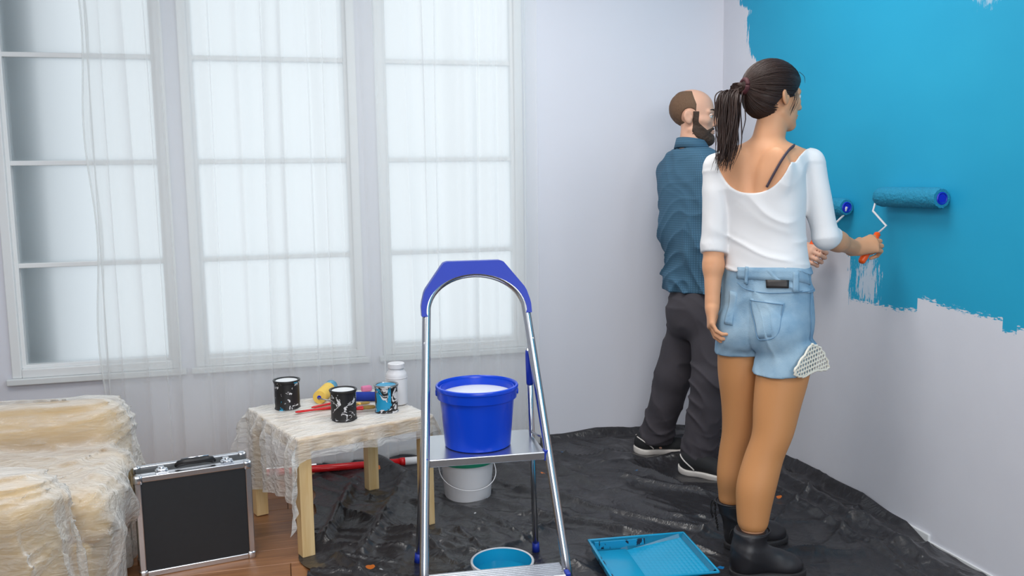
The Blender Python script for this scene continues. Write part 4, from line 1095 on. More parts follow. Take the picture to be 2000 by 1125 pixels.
neck0, neck1 = V3(*(1.6816, 2.8611, 1.4322)), V3(*(1.7151, 2.8683, 1.5569))
hdC = V3(*(1.7195, 2.8744, 1.6140)); HD = hframe(84, -3, -2)
hipR, hipL = V3(*(1.6947, 2.7100, 0.7670)), V3(*(1.6065, 2.8681, 0.7632))
hemN = None
knR, knL = V3(*(1.6182, 2.6636, 0.4921)), V3(*(1.5923, 2.8431, 0.4573))
anR, anL = V3(*(1.5162, 2.6157, 0.1526)), V3(*(1.5595, 2.8443, 0.1556))
def PATH(L, grow=0.0):     # smooth, nearly upright limb of varying girth through (point, radius) stations
    return LOFT([(q[2], q[0], q[1], q[3], q[3], 0.0) for q in cat_rom([tuple(p) + (r,) for p, r in L], 8)], grow, 2.0)
class CLIP:
    def __init__(s, pr, p, n): s.pr = pr; s.p = p; s.n = n; s.c = pr.c; s.R = pr.R
    def __call__(s, P): return smax(s.pr(P), plane_d(P, s.p, s.n), 0.003)
bk_ = -HF[:, 1]
pathR = [(tuple(hipR), 0.086), ((1.6583, 2.6847, 0.6579), 0.086), ((1.6296, 2.6688, 0.5562), 0.076), ((1.6066, 2.6531, 0.4673), 0.066), ((1.5744, 2.6516, 0.3899), 0.0635), ((1.5417, 2.6387, 0.3037), 0.0645), ((1.5256, 2.6281, 0.2281), 0.056), ((1.5168, 2.6171, 0.1647), 0.047), (tuple(anR), 0.044)]
pathL = [(tuple(hipL), 0.084), ((1.5975, 2.8552, 0.6445), 0.081), ((1.5989, 2.8498, 0.5232), 0.070), ((1.5923, 2.8494, 0.4252), 0.061), ((1.5792, 2.8527, 0.3433), 0.058), ((1.5665, 2.8455, 0.2605), 0.056), ((1.5648, 2.8476, 0.1925), 0.047), (tuple(anL), 0.043)]
legsR = [('u', PATH(pathR), 0.012)]; legsL = [('u', PATH(pathL), 0.012)]
glute = [('u', EL((hipR + hipL) / 2 + HF[:, 0] * 0.075 + bk_ * 0.050 + V3(0, 0, 0.035), (0.078, 0.072, 0.085), HF), 0.018), ('u', EL((hipR + hipL) / 2 - HF[:, 0] * 0.075 + bk_ * 0.050 + V3(0, 0, 0.04), (0.078, 0.070, 0.085), HF), 0.018)]
hax = V3(*(2.1865, 2.8890, 1.1394)) - V3(*(2.0855, 2.8585, 1.0194)); hax /= np.linalg.norm(hax)
Fh = V3(*(2.1950, 2.8659, 1.0985)) - wrR; Fh /= np.linalg.norm(Fh)
Sh = hax - Fh * (hax @ Fh) ; Sh /= np.linalg.norm(Sh); Nh = np.cross(Fh, Sh)
if Nh @ (V3(0, 0, 1.35) - wrR) < 0: Nh = -Nh
Sr, Nr = Sh * math.cos(0.35) - Nh * math.sin(0.35), Nh * math.cos(0.35) + Sh * math.sin(0.35)
hc = wrR + Fh * 0.070 - Nr * 0.029; hx = hc + hax * 0.072; hb = hc - hax * 0.068
armR = [('u', RC(shR, elR, 0.042, 0.037), 0.012), ('u', RC(elR, elR + (wrR - elR) * 0.4, 0.037, 0.035), 0.02), ('u', RC(elR + (wrR - elR) * 0.35, wrR, 0.035, 0.0255), 0.02)]
armL = [('u', RC(shL, elL, 0.041, 0.036), 0.012), ('u', RC(elL, elL + (wrL - elL) * 0.35, 0.036, 0.034), 0.02), ('u', RC(elL + (wrL - elL) * 0.3, wrL, 0.034, 0.024), 0.02)]
handR = hand_ops(wrR, Fh, Sr, Nr, True, 1.0)
Fl = V3(*(1.4671, 2.8381, 0.8132)) - wrL
Nl = -TF[:, 0] * 0.85 - TF[:, 1] * 0.5
Nl -= Fl * (Nl @ Fl) / (Fl @ Fl); Nl /= np.linalg.norm(Nl); Sl = np.cross(Nl, Fl); Sl /= np.linalg.norm(Sl)
if Sl @ TF[:, 1] < 0: Sl = -Sl
handL = hand_ops(wrL, Fl, Sl, Nl, False, 0.88)
neck = [('u', RC(neck0, neck1, 0.057, 0.052), 0.035), ('u', RC(chest + R_ * 0.04 + U_ * 0.03, shR + U_ * 0.006, 0.048, 0.036), 0.03), ('u', RC(chest - R_ * 0.04 + U_ * 0.03, shL + U_ * 0.006, 0.048, 0.036), 0.03)]
spine_back = []
for q in (0.0, 0.25, 0.5, 0.75, 1.0):
    spine_back.append(0)
scap = [('u', EL(chest + R_ * 0.075 - F_ * 0.075 - U_ * 0.02, (0.05, 0.022, 0.075), TF), 0.03), ('u', EL(chest - R_ * 0.075 - F_ * 0.075 - U_ * 0.02, (0.05, 0.022, 0.075), TF), 0.03),
        ('s', EL(chest - F_ * 0.118 - U_ * 0.02, (0.012, 0.026, 0.17), TF), 0.03)]
BR, BL = (V3(*(1.4397, 2.6178, 0.0000)), V3(*(1.6744, 2.5562, 0.0000))), (V3(*(1.5320, 2.8189, 0.0000)), V3(*(1.7742, 2.8330, 0.0000)))
ft = []
for an_, (he, to) in ((anR, BR), (anL, BL)):
    fd = (to - he) / np.linalg.norm(to - he); hp = he + fd * 0.055 + V3(0, 0, 0.062)
    ft += [('u', RC(an_, hp, 0.036, 0.030), 0.015), ('u', RC(hp, he + fd * 0.16 + V3(0, 0, 0.045), 0.026, 0.018), 0.015)]
body_ops = [('u', w_torso, 0.0)] + neck + scap + legsR + legsL + glute + armR + armL + handR + handL + ft + head_ops(hdC, HD, 0.98)
t = NT('skin_and_tights')     # bare skin above the shorts, tan tights below
sp = t.new('ShaderNodeSeparateXYZ'); tc = t.new('ShaderNodeTexCoord'); t.link(tc.outputs['Object'], sp.inputs[0])
n_ = t.noise(t.coords(), 14, 4)
sk = t.mix(n_, lin(208, 152, 114), lin(222, 166, 128)); tg = t.mix(n_, lin(196, 134, 82), lin(206, 144, 90))
b_ = t.bsdf(t.mix(t.math('LESS_THAN', sp.outputs[2], 0.80), sk, sk), 0.5, spec=0.3, **{'Subsurface Weight': 0.1, 'Subsurface Radius': (0.012, 0.005, 0.003)})
M['skin_only'] = t.done(b_)
build('body', body_ops, 'skin_only', woman, wo, 0.0037)
# tights: a thin layer over the legs
zt = float(hipR[2])
def tights_post(P, D): return smax(D - 0.0022, P[..., 2] - zt, 0.004)
build('tights', legsR + legsL, 'tights', woman, wo, 0.005, tights_post)
add_eyes(hdC - np.array(wo), HD, 0.98, woman)

# white scoop-back top
hem_p, hem_n = V3(*(1.6643, 2.8119, 1.0123)), (0.02, 0.0, -1)
cufR = elR + (wrR - elR) * 0.12; cufL = elL + (wrL - elL) * 0.06
scoop = V3(*(1.5922, 2.7679, 1.4160))
dL = (wrL - elL) / np.linalg.norm(wrL - elL); dR = (wrR - elR) / np.linalg.norm(wrR - elR); dR2 = dR * 0.6 + (elR - shR) / np.linalg.norm(elR - shR) * 0.4
top_ops = [('u', w_torso, 0.0)] + neck[1:] + [('u', CLIP(RC(shR, elR, 0.0435, 0.0385), cufR, dR2), 0.012), ('u', CLIP(RC(elR, cufR + (wrR - elR) * 0.25, 0.0385, 0.039), cufR, dR2), 0.012), ('u', CLIP(RC(shL, elL, 0.0425, 0.038), cufL, dL), 0.012), ('u', CLIP(RC(elL, cufL + (wrL - elL) * 0.2, 0.038, 0.038), cufL, dL), 0.012)] + scap[:2]
def top_post(P, D):
    q = (P - chest) @ TF; x, y, z = q[..., 0], q[..., 1], q[..., 2]
    w = noise3(P * 6, 3)
    fold = ridge(np.stack([x * 3 + y * 2, z * 21 + x * 5 + w * 2.2, y * 3], -1), 31) ** 3
    low = np.clip((-z - 0.05) / 0.12, 0, 1)
    arm = np.clip((np.abs(x) - 0.13) / 0.03, 0, 1)
    ringf = ridge(np.stack([z * 26 + w * 2, x * 4, y * 4], -1), 33) ** 3 * np.clip((-z - 0.2) / 0.08, 0, 1)
    d = D - 0.0045 - 0.009 * fold * low * (1 - arm) - 0.003 * fold * (1 - low) - 0.004 * ringf * arm
    # sleeves pull into rings near the cuffs
    # back scoop: an ellipse in the plane of the back plus the open neck
    bz = 0.172 - 0.082 * np.clip((y + 0.03) / 0.09, 0, 1)
    cut = ((np.abs((x - 0.002) / 0.134) ** 2.3 + np.abs((z - 0.072) / bz) ** 2.3) ** (1 / 2.3) - 1) * 0.11
    d = smax(d, -cut, 0.004)
    d = smax(d, plane_d(P, hem_p, hem_n), 0.005)
    return d
build('top', top_ops, 'tee', woman, wo, 0.0042, top_post)
# plum strap crossing the right shoulder blade
pts = [V3(*(1.5818, 2.6832, 1.3028)), V3(*(1.6050, 2.6823, 1.3430)), V3(*(1.6388, 2.6898, 1.3899)), V3(*(1.6690, 2.6966, 1.4236)), V3(*(1.6992, 2.7117, 1.4409))]
strap_pts = pts


# denim shorts
def sh_leg(hip, kn, r0): return RC(hip, hip + (kn - hip) * 0.42, r0, r0 * 0.98)
short_ops = [('u', w_torso, 0.0)] + glute + [('u', PATH(pathR[:3], 0.004), 0.014), ('u', PATH(pathL[:3], 0.004), 0.014)]
hemR_p, hemL_p = V3(*(1.6627, 2.6865, 0.6805)), V3(*(1.5815, 2.8580, 0.7143))
wst_p = V3(*(1.6649, 2.8135, 1.0266)); hm = (hipR + hipL) / 2
def short_post(P, D):
    q = (P - hm) @ HF; x, y, z = q[..., 0], q[..., 1], q[..., 2]
    w = noise3(P * 7, 8)
    fold = ridge(np.stack([x * 9 + w, z * 17 + np.abs(x) * 16 + w * 2, y * 5], -1), 41) ** 3
    seam = 0.004 * np.exp(-(x / 0.006) ** 2) * (y < 0)
    d = D - 0.005 - 0.0075 * fold - 0.003 * np.clip((0.14 - z) / 0.3, 0, 1) + seam
    d = smax(d, plane_d(P, wst_p, (0, 0, 1)), 0.004)
    hR = plane_d(P, hemR_p, (0.12, 0.05, -1)); hL = plane_d(P, hemL_p, (0.05, 0, -1))
    return smax(d, np.where(x > 0.0, hR, hL), 0.004)
shorts = build('denim_shorts', short_ops, 'denim', woman, wo, 0.0042, short_post)
def seat_many(pts, off, ops, it=9):
    P = np.array(pts, np.float32)
    def ev(Q):
        D = np.full(len(Q), 1.0, np.float32)
        for k_, pr, kk in ops: D = smin(D, pr(Q), kk) if k_ == 'u' else smax(D, -pr(Q), kk)
        return D
    for _ in range(it):
        d0 = ev(P); g_ = np.stack([ev(P + np.float32(1e-3) * e) - d0 for e in np.eye(3, dtype=np.float32)], -1); g_ /= (np.linalg.norm(g_, axis=-1, keepdims=True) + 1e-9)
        P = (P - g_ * ((d0 - off) * 0.8)[:, None]).astype(np.float32)
    return P.astype(np.float64), g_.astype(np.float64)
def patch(name, quad, off, mat, par, org, ops, thick=0.003, nu=10, nv=10):
    """flat cloth piece laid on the surface; quad = 4 world corners (tl, tr, br, bl)"""
    tl, tr, br, bl = [np.array(c) for c in quad]; G = []
    for i in range(nv + 1):
        for j in range(nu + 1):
            u, v = j / nu, i / nv; G.append((tl * (1 - u) + tr * u) * (1 - v) + (bl * (1 - u) + br * u) * v)
    Q, Nn = seat_many(G, off, ops)
    T_ = list(Q + Nn * thick - np.array(org)); B_ = list(Q - Nn * 0.004 - np.array(org))
    k = (nu + 1) * (nv + 1); Fc = []
    for i in range(nv):
        for j in range(nu):
            a = i * (nu + 1) + j; Fc.append((a, a + 1, a + nu + 2, a + nu + 1))
    ring = [j for j in range(nu + 1)] + [i * (nu + 1) + nu for i in range(1, nv + 1)] + [nv * (nu + 1) + j for j in range(nu - 1, -1, -1)] + [i * (nu + 1) for i in range(nv - 1, 0, -1)]
    for a, b in zip(ring, ring[1:] + ring[:1]): Fc.append((b, a, a + k, b + k))
    return mesh_obj(name, T_ + B_, Fc, mat, par)
OFF = 0.009
def D_(x, y, d=3.05): return None
def trace(pts, d, off, ops):
    P = np.array(pts, np.float32); d = (np.array(d) / np.linalg.norm(d)).astype(np.float32)
    for _ in range(40):
        D = np.full(len(P), 1.0, np.float32)
        for k_, pr, kk in ops: D = smin(D, pr(P), kk) if k_ == 'u' else smax(D, -pr(P), kk)
        P = P + d * ((D - off) * 0.7)[:, None]
    return P.astype(np.float64)
S_ = list(trace(cat_rom(strap_pts, 6), V3(*(1.7517, 2.8779, 1.3819)) - V3(*(1.6422, 2.6981, 1.3799)), 0.0035, body_ops) - np.array(wo))
tube('bra_strap', S_, 0.0085, 'strap', woman, 8, 0.5)
patch('waistband', [(1.4738, 2.7714, 1.0379), (1.7559, 2.6745, 1.0219), (1.7553, 2.6682, 0.9718), (1.4687, 2.7681, 1.0015)], 0.0075, 'denim', shorts, wo, short_ops, 0.003, 24, 3)
pk = patch('back_pocket', [(1.5182, 2.7153, 0.9352), (1.6492, 2.6678, 0.9140), (1.6189, 2.6518, 0.8082), (1.5217, 2.6755, 0.7942)], OFF, 'denim', shorts, wo, short_ops, 0.0022, 12, 10)
patch('back_pocket', [(1.4785, 2.8110, 0.9502), (1.4912, 2.7760, 0.9466), (1.4782, 2.7447, 0.8381), (1.4670, 2.7894, 0.8389)], OFF, 'denim', shorts, wo, short_ops, 0.0022, 5, 8)
patch('leather_patch', [(1.5946, 2.7026, 0.9926), (1.6659, 2.6731, 0.9892), (1.6630, 2.6703, 0.9618), (1.5967, 2.6986, 0.9650)], 0.0115, 'patch', shorts, wo, short_ops, 0.003, 8, 3)
for (x0, y0, x1, y1, dd) in ((1546, 533, 1556, 572, 3.04), (1436, 518, 1444, 550, 3.05)):
    patch('belt_loop', [np.array((0.0000, 0.0000, 1.3500)) if False else p for p in ({1546: [(1.6826, 2.6822, 1.0136), (1.6994, 2.6778, 1.0134), (1.6908, 2.6612, 0.9477), (1.6741, 2.6656, 0.9479)], 1436: [(1.5079, 2.7420, 1.0411), (1.5230, 2.7378, 1.0391), (1.5053, 2.7249, 0.9836), (1.4904, 2.7291, 0.9855)]}[x0])], 0.0115, 'denim', shorts, wo, short_ops, 0.003, 3, 6)
def stitch(name, pts, off=0.0105, r=0.0016, mat='denim_dark', n=5):
    P = list(seat_many(cat_rom(pts, n), off, short_ops)[0] - np.array(wo))
    return tube(name, P, r, mat, shorts, 6)
stitch('pocket_stitch', [(1.5179, 2.7145, 0.9283), (1.5809, 2.6863, 0.9184), (1.6472, 2.6675, 0.9072)], 0.0122)
stitch('pocket_stitch', [(1.6457, 2.6683, 0.9106), (1.6295, 2.6556, 0.8593), (1.6155, 2.6527, 0.8082), (1.5683, 2.6632, 0.7935), (1.5234, 2.6753, 0.7959), (1.5181, 2.6952, 0.8594), (1.5196, 2.7141, 0.9283)], 0.0120)
stitch('yoke_seam', [(1.4766, 2.7642, 0.9875), (1.5078, 2.7323, 0.9651), (1.5973, 2.6859, 0.9491), (1.7030, 2.6682, 0.9463), (1.7666, 2.6938, 0.9508)], 0.0105)
stitch('side_seam', [(1.7390, 2.6911, 0.9541), (1.7275, 2.6636, 0.8791), (1.7311, 2.6538, 0.8100), (1.7342, 2.6475, 0.7668)], 0.0105)
# crocheted lace gusset at the side slit
lace_geo = []
def lp(px, py): return None
LC = [(1.7074, 2.6247, 0.7778), (1.7538, 2.6408, 0.7544), (1.7879, 2.6443, 0.6894), (1.7258, 2.6188, 0.6883), (1.6923, 2.6060, 0.6828), (1.6592, 2.5932, 0.6774), (1.6212, 2.5854, 0.7008)]
c0 = np.mean([np.array(p) for p in LC], 0); nrm = np.cross(np.array(LC[2]) - np.array(LC[0]), np.array(LC[6]) - np.array(LC[0])); nrm /= np.linalg.norm(nrm)
if nrm @ (V3(0, 0, 1.35) - c0) < 0: nrm = -nrm
ax0 = np.array(LC[3]) - np.array(LC[0]); ax0 -= nrm * (ax0 @ nrm); ax0 /= np.linalg.norm(ax0); ax1 = np.cross(nrm, ax0)
L2 = [((np.array(p) - c0) @ ax1, (np.array(p) - c0) @ ax0) for p in LC]
org3 = c0 + nrm * 0.022 - np.array(wo)
def l3(x, y, o=0.0): return org3 + ax1 * x + ax0 * y + nrm * o
edge = cat_rom([(a, b, 0) for a, b in L2 + [L2[0]]], 8)
ed = []
for i, p in enumerate(edge): ed.append(l3(p[0] * (1 + 0.05 * math.sin(i * 2.1)), p[1] * (1 + 0.05 * math.sin(i * 2.1))))
lace_geo.append(tube_geo(ed, 0.0042, 6))
rl = random.Random(4)
def inside(x, y):
    r = False; n = len(L2); j = n - 1
    for i in range(n):
        if (L2[i][1] > y) != (L2[j][1] > y) and x < (L2[j][0] - L2[i][0]) * (y - L2[i][1]) / (L2[j][1] - L2[i][1]) + L2[i][0]: r = not r
        j = i
    return r
for gx_ in np.arange(-0.08, 0.08, 0.0135):
    for gy_ in np.arange(-0.08, 0.08, 0.0135):
        x, y = gx_ + (0.0068 if int(round(gy_ / 0.0135)) % 2 else 0), gy_
        if not inside(x, y): continue
        ring = [l3(x + 0.0072 * math.cos(a), y + 0.0072 * math.sin(a), 0.001) for a in np.linspace(0, 2 * math.pi, 9)]
        lace_geo.append(tube_geo(ring, 0.0027, 5))
V, Fc = join_geo(lace_geo); mesh_obj('lace_gusset', V, Fc, 'lace', shorts)

# hair: a gathered cap with combed strands, a tie and the ponytail
def hw_(x, y, z): return hdC + HD @ (np.array([x, y, z]) * 0.98)
cap_ops = [('u', EL(hw_(0, -0.014, 0.038), np.array((0.083, 0.106, 0.090)), HD), 0.0), ('u', EL(hw_(0, -0.05, -0.015), np.array((0.066, 0.062, 0.062)), HD), 0.03), ('u', RC(hw_(0, -0.09, 0.035), hw_(0, -0.120, 0.030), 0.042, 0.016), 0.03)]
def cap_cut(q):
    y, z, ax = q[..., 1], q[..., 2], np.abs(q[..., 0])
    yh = np.where(z > 0.03, 0.052 + 0.55 * (z - 0.03), np.where(z > -0.005, 0.028 + 0.7 * (z + 0.005), -0.020 + 0.7 * (z + 0.005)))
    return np.maximum(y - yh - 0.012 * (1 - ax / 0.08) * (z > 0.03), -(z + 0.072 + 0.35 * (y + 0.06)))
def cap_post(P, D):
    q = (P - hdC) @ HD / 0.98
    g1 = ridge(np.stack([q[..., 0] * 30, (q[..., 2] + q[..., 1] * 0.25) * 75, q[..., 1] * 6], -1), 51)
    return smax(D - 0.003 * g1, cap_cut(q).astype(np.float32), 0.008)
hair = build('hair', cap_ops, 'hair_w', woman, wo, 0.0035, cap_post)
geos = []; allP = []; rh = random.Random(11)
tie = hw_(0, -0.130, 0.030)
for i in range(560):
    # start on the hairline, run over the cap to the tie
    a = rh.uniform(0, 1); sd = rh.choice((-1, 1))
    if a < 0.4: st = (sd * rh.uniform(0, 0.070), 0.07 - 0.25 * rh.uniform(0, 0.1), rh.uniform(0.06, 0.11))
    elif a < 0.66: st = (sd * 0.078, rh.uniform(0.0, 0.045), rh.uniform(-0.01, 0.07))
    else: st = (sd * rh.uniform(0.0, 0.065), rh.uniform(-0.07, -0.03), rh.uniform(-0.072, -0.03))
    c_ = np.array([0, -0.014, 0.038]); r_ = np.array([0.0845, 0.1075, 0.0915])
    d0 = (np.array(st) - c_) / r_; d0 /= np.linalg.norm(d0); d1 = (np.array([0, -0.118, 0.034]) - c_) / r_; d1 /= np.linalg.norm(d1)
    om = math.acos(max(-1, min(1, d0 @ d1))); P = []; jit = rh.uniform(0.0, 0.0035)
    for k in range(13):
        t_ = k / 12; dd = (math.sin((1 - t_) * om) * d0 + math.sin(t_ * om) * d1) / math.sin(om)
        low = max(0.0, -dd[2] - 0.55) * 0.02
        p = c_ + dd * (r_ + 0.0015 + jit * math.sin(math.pi * t_))
        P.append(hdC + HD @ (p * 0.98) - np.array(wo))
    allP.append((P, jit))
flat_ = np.array([p for P, _ in allP for p in P]) + np.array(wo)
SQ, SN = seat_many(flat_, 0.0016, cap_ops, 7)
for i, (P, jit) in enumerate(allP):
    Q = SQ[i * 13:(i + 1) * 13] + SN[i * 13:(i + 1) * 13] * (jit * np.sin(np.linspace(0, math.pi, 13)))[:, None] - np.array(wo)
    geos.append(tube_geo(list(Q), [0.0006] + [0.0016] * 10 + [0.0012, 0.0008], 4, False))
V, Fc = join_geo(geos); tag(mesh_obj('combed_strands', V, Fc, 'hair_w', hair), kind='stuff')
tor = []
for k in range(25):
    a = 2 * math.pi * k / 24; tor.append(tie + HD @ np.array([0.020 * math.cos(a), 0.0, 0.022 * math.sin(a)]) - np.array(wo))
tube('hair_tie', tor, 0.0085, 'scrunchie', woman, 10)
pony = [tie, V3(*(1.5695, 2.8960, 1.6375)), V3(*(1.5444, 2.8777, 1.6059)), V3(*(1.5316, 2.8549, 1.5239)), V3(*(1.5151, 2.8323, 1.4358)), V3(*(1.4930, 2.8173, 1.3539))]
geos = []
cen = cat_rom(pony, 6)
for i in range(330):
    a = rh.uniform(0, 2 * math.pi); rr = math.sqrt(rh.uniform(0, 1)); L = rh.uniform(0.62, 1.0); ph = rh.uniform(0, 6.28); fr = rh.uniform(3, 7); amp = rh.uniform(0.002, 0.011); stray = 1.0 if rh.random() > 0.08 else 1.5
    P = []; nn_ = 18
    for k in range(nn_):
        t_ = k / (nn_ - 1) * L; idx = t_ * (len(cen) - 1); i0 = min(int(idx), len(cen) - 2); c_ = cen[i0] + (cen[i0 + 1] - cen[i0]) * (idx - i0)
        wid = 0.010 + 0.028 * math.sin(min(1, t_ * 2.0) * math.pi / 2) * (1 - 0.35 * max(0, t_ - 0.6) / 0.4)
        off = HD @ np.array([math.cos(a) * wid * rr * 0.9, math.sin(a) * wid * rr, 0]) * stray
        if t_ < 0.2: off = HD @ np.array([math.cos(a) * wid * rr, 0, math.sin(a) * wid * rr])
        wob = amp * t_ * math.sin(fr * t_ * 3 + ph)
        P.append(c_ + off + HD[:, 0] * wob + HD[:, 1] * amp * t_ * math.cos(fr * t_ * 3 + ph) - np.array(wo))
    geos.append(tube_geo(P, [0.0022] * (nn_ - 5) + [0.002, 0.0017, 0.0013, 0.0009, 0.0004], 4, False))
V, Fc = join_geo(geos); tag(mesh_obj('ponytail', V, Fc, 'hair_w', woman), kind='stuff')
geos = []
for i in range(12):     # loose wisps by the temple and fringe
    sd = 1 if i < 9 else -1
    if i % 3: st = np.array([sd * 0.073, rh.uniform(0.02, 0.045), rh.uniform(0.0, 0.03)]); en = st + np.array([sd * 0.004, rh.uniform(-0.03, -0.005), -rh.uniform(0.04, 0.095)])
    else: st = np.array([sd * rh.uniform(0.01, 0.05), 0.07, 0.09]); en = st + np.array([sd * 0.012, 0.018, -rh.uniform(0.03, 0.055)])
    mid = (st + en) / 2 + np.array([sd * 0.006, 0.004, 0.003])
    P = [hdC + HD @ (np.array(p) * 0.98) - np.array(wo) for p in cat_rom([st, mid, en], 5)]
    geos.append(tube_geo(P, [0.0008] * (len(P) - 2) + [0.0006, 0.0003], 4, False))
V, Fc = join_geo(geos); tag(mesh_obj('loose_strands', V, Fc, 'hair_w', hair), kind='stuff')

# ankle boots
def boot(an, heel, toe, top_z, name='boot'):
    heel, toe = np.array(heel), np.array(toe); fd = (toe - heel); fd[2] = 0; Lf = np.linalg.norm(fd); fd /= Lf; sd = np.array([fd[1], -fd[0], 0])
    b = empty(name, tuple(heel - np.array(wo))); b.parent = woman
    shaft_top = an.copy(); shaft_top[2] = top_z; ank = heel + fd * 0.052 + V3(0, 0, 0.075)
    Mb = np.stack([sd, fd, V3(0, 0, 1)], -1)
    ops = [('u', RC(ank, shaft_top + V3(0, 0, 0.02), 0.050, 0.057), 0.02), ('u', RC(heel + fd * 0.045 + V3(0, 0, 0.045), heel + fd * 0.05 + V3(0, 0, 0.07), 0.047, 0.048), 0.02),
           ('u', RC(heel + fd * 0.05 + V3(0, 0, 0.05), heel + fd * (Lf - 0.055) + V3(0, 0, 0.038), 0.042, 0.036), 0.03), ('u', EL(heel + fd * (Lf - 0.06) + V3(0, 0, 0.035), (0.046, 0.06, 0.034), Mb), 0.02), ('u', RC(ank + fd * 0.01, heel + fd * (Lf * 0.62) + V3(0, 0, 0.06), 0.042, 0.028), 0.03)]
    def pst(P, D):
        q = P - heel; f = q @ fd
        fold = ridge(np.stack([P[..., 2] * 28 + f * 12, P[..., 0] * 5, P[..., 1] * 5], -1), 61) ** 3
        d = D - 0.004 * fold * np.clip((P[..., 2] - 0.05) / 0.05, 0, 1)
        d = smax(d, plane_d(P, shaft_top, (0, 0, 1)), 0.003)
        return smax(d, 0.021 - P[..., 2], 0.002)
    v, f = sdf_mesh(ops, *bounds(ops), 0.0045, pst); mesh_obj('upper', v - heel, f, 'boot', b)
    so = [('u', EL(heel + fd * 0.045 + V3(0, 0, 0.014), (0.046, 0.052, 0.5), Mb), 0.0), ('u', EL(heel + fd * (Lf - 0.085) + V3(0, 0, 0.014), (0.053, 0.095, 0.5), Mb), 0.03), ('u', BX(heel + fd * Lf * 0.45 + V3(0, 0, 0.014), (0.037, Lf * 0.3, 0.3), 0.02, Mb), 0.03)]
    def psole(P, D): return smax(smax(D * 0.6, P[..., 2] - 0.024, 0.002), 0.002 - P[..., 2] + np.where(((P - heel) @ fd) > 0.09, 0.0, 0.0), 0.002)
    lo = np.minimum(heel, toe) - 0.08; hi = np.maximum(heel, toe) + 0.08; lo[2] = -0.01; hi[2] = 0.04
    v, f = sdf_mesh(so, lo, hi, 0.0045, psole); mesh_obj('sole', v - heel, f, 'boot_sole', b)
    # laces up the near side of the shaft
    base = shaft_top - heel; s_out = -fd * 0.7 - sd * -0.35; s_out /= np.linalg.norm(s_out)
    out = (-0.85 * fd + 0.5 * (np.cross(V3(0, 0, 1), fd)))
    out /= np.linalg.norm(out); tang = np.cross(V3(0, 0, 1), out)
    g_ = []
    for k in range(6):
        z = base[2] - 0.010 - 0.017 * k; c_ = V3(base[0], base[1], z) * 1.0
        ctr = c_ + (ank - heel - c_) * (0.0 if k < 3 else (k - 2) * 0.1) * np.array([1, 1, 0])
        for s in (-1, 1):
            g_.append(tube_geo([ctr + out * 0.0545 + tang * 0.014 * s, ctr + out * 0.0595 + V3(0, 0, -0.006), ctr + out * 0.0545 - tang * 0.014 * s + V3(0, 0, -0.013)], 0.0022, 5))
    V_, F_c = join_geo(g_); mesh_obj('laces', V_, F_c, 'lace_black', b)
    g_ = []
    for s in (-1, 1):
        lp_ = [base + out * 0.058 + V3(0, 0, -0.012), base + out * 0.066 + tang * 0.018 * s + V3(0, 0, -0.008), base + out * 0.072 + tang * 0.024 * s + V3(0, 0, -0.035), base + out * 0.064 + tang * 0.016 * s + V3(0, 0, -0.06)]
        g_.append(tube_geo(cat_rom(lp_, 5), 0.002, 5))
    V_, F_c = join_geo(g_); mesh_obj('bow', V_, F_c, 'lace_black', b)
    g_ = [tube_geo([base + V3(math.cos(a), math.sin(a), 0) * 0.0565 + V3(0, 0, -0.001) for a in np.linspace(0, 2 * math.pi, 28)], 0.003, 6, False)]
    V_, F_c = join_geo(g_); mesh_obj('collar', V_, F_c, 'boot', b)
boot(anR, BR[0], BR[1], (1.5163, 2.6159, 0.1543)[2])
boot(anL, BL[0], BL[1], (1.5601, 2.8458, 0.1685)[2])

# her roller
rw = wall_roller('blue-loaded roller with orange handle held by the woman', (2.2200, 2.9574, 1.2475)[1], (2.2200, 2.6260, 1.2576)[1], (2.2200, 2.7755, 1.2548)[2], 0.0365,
                 [(2.2050, 2.9520, 1.2402), (2.1902, 2.9481, 1.2020), (2.2035, 2.8857, 1.1486), tuple(hx)], tuple(hx), tuple(hb))

# ================================================================== the man
MH = 68.0
mo = (1.80, 3.80, 0.0)
man = thing('person', 'bearded balding man in a teal check shirt behind the woman', 'person', mo)
MF = hframe(MH)
m_rows = [((1.9060, 3.7838, 0.6372), 0.130, 0.095, 0), ((1.9057, 3.7961, 0.7322), 0.142, 0.105, 0), ((1.9054, 3.8083, 0.8273), 0.140, 0.100, 0), ((1.9072, 3.8261, 0.9698), 0.142, 0.100, 0), ((1.9044, 3.8451, 1.1125), 0.158, 0.108, 0), ((1.9006, 3.8613, 1.2313), 0.170, 0.112, 0),
          ((1.8985, 3.8756, 1.3383), 0.168, 0.102, 0), ((1.8971, 3.8851, 1.4096), 0.148, 0.084, 0), ((1.8967, 3.8907, 1.4524), 0.105, 0.070, 0)]
m_torso = LOFT(secs(m_rows, MH))
mch = V3(*(1.8976, 3.8798, 1.3692)); R2, F2, U2 = MF[:, 0], MF[:, 1], MF[:, 2]
msR = mch + R2 * 0.165 + F2 * 0.02 - U2 * 0.01; msL = mch - R2 * 0.160 + F2 * 0.02 - U2 * 0.01
mwR = V3(*(2.1434, 3.3548, 1.0279)); meR = (msR + mwR) / 2 + V3(-0.05, -0.02, -0.10)
meL = msL + V3(0.05, 0.02, -0.29); mwL = meL + V3(0.21, -0.06, 0.02)
mhC = V3(*(1.9157, 3.9066, 1.6161)); MHD = hframe(125, -3, 0)
mn0, mn1 = V3(*(1.8964, 3.8898, 1.4453)), V3(*(1.9087, 3.9018, 1.5639))
mhR, mhL = V3(*(1.9121, 3.7050, 0.6851)), V3(*(1.8789, 3.8578, 0.6712))
mkR, mkL = V3(*(1.8696, 3.6197, 0.4193)), V3(*(1.8130, 3.8809, 0.3911))
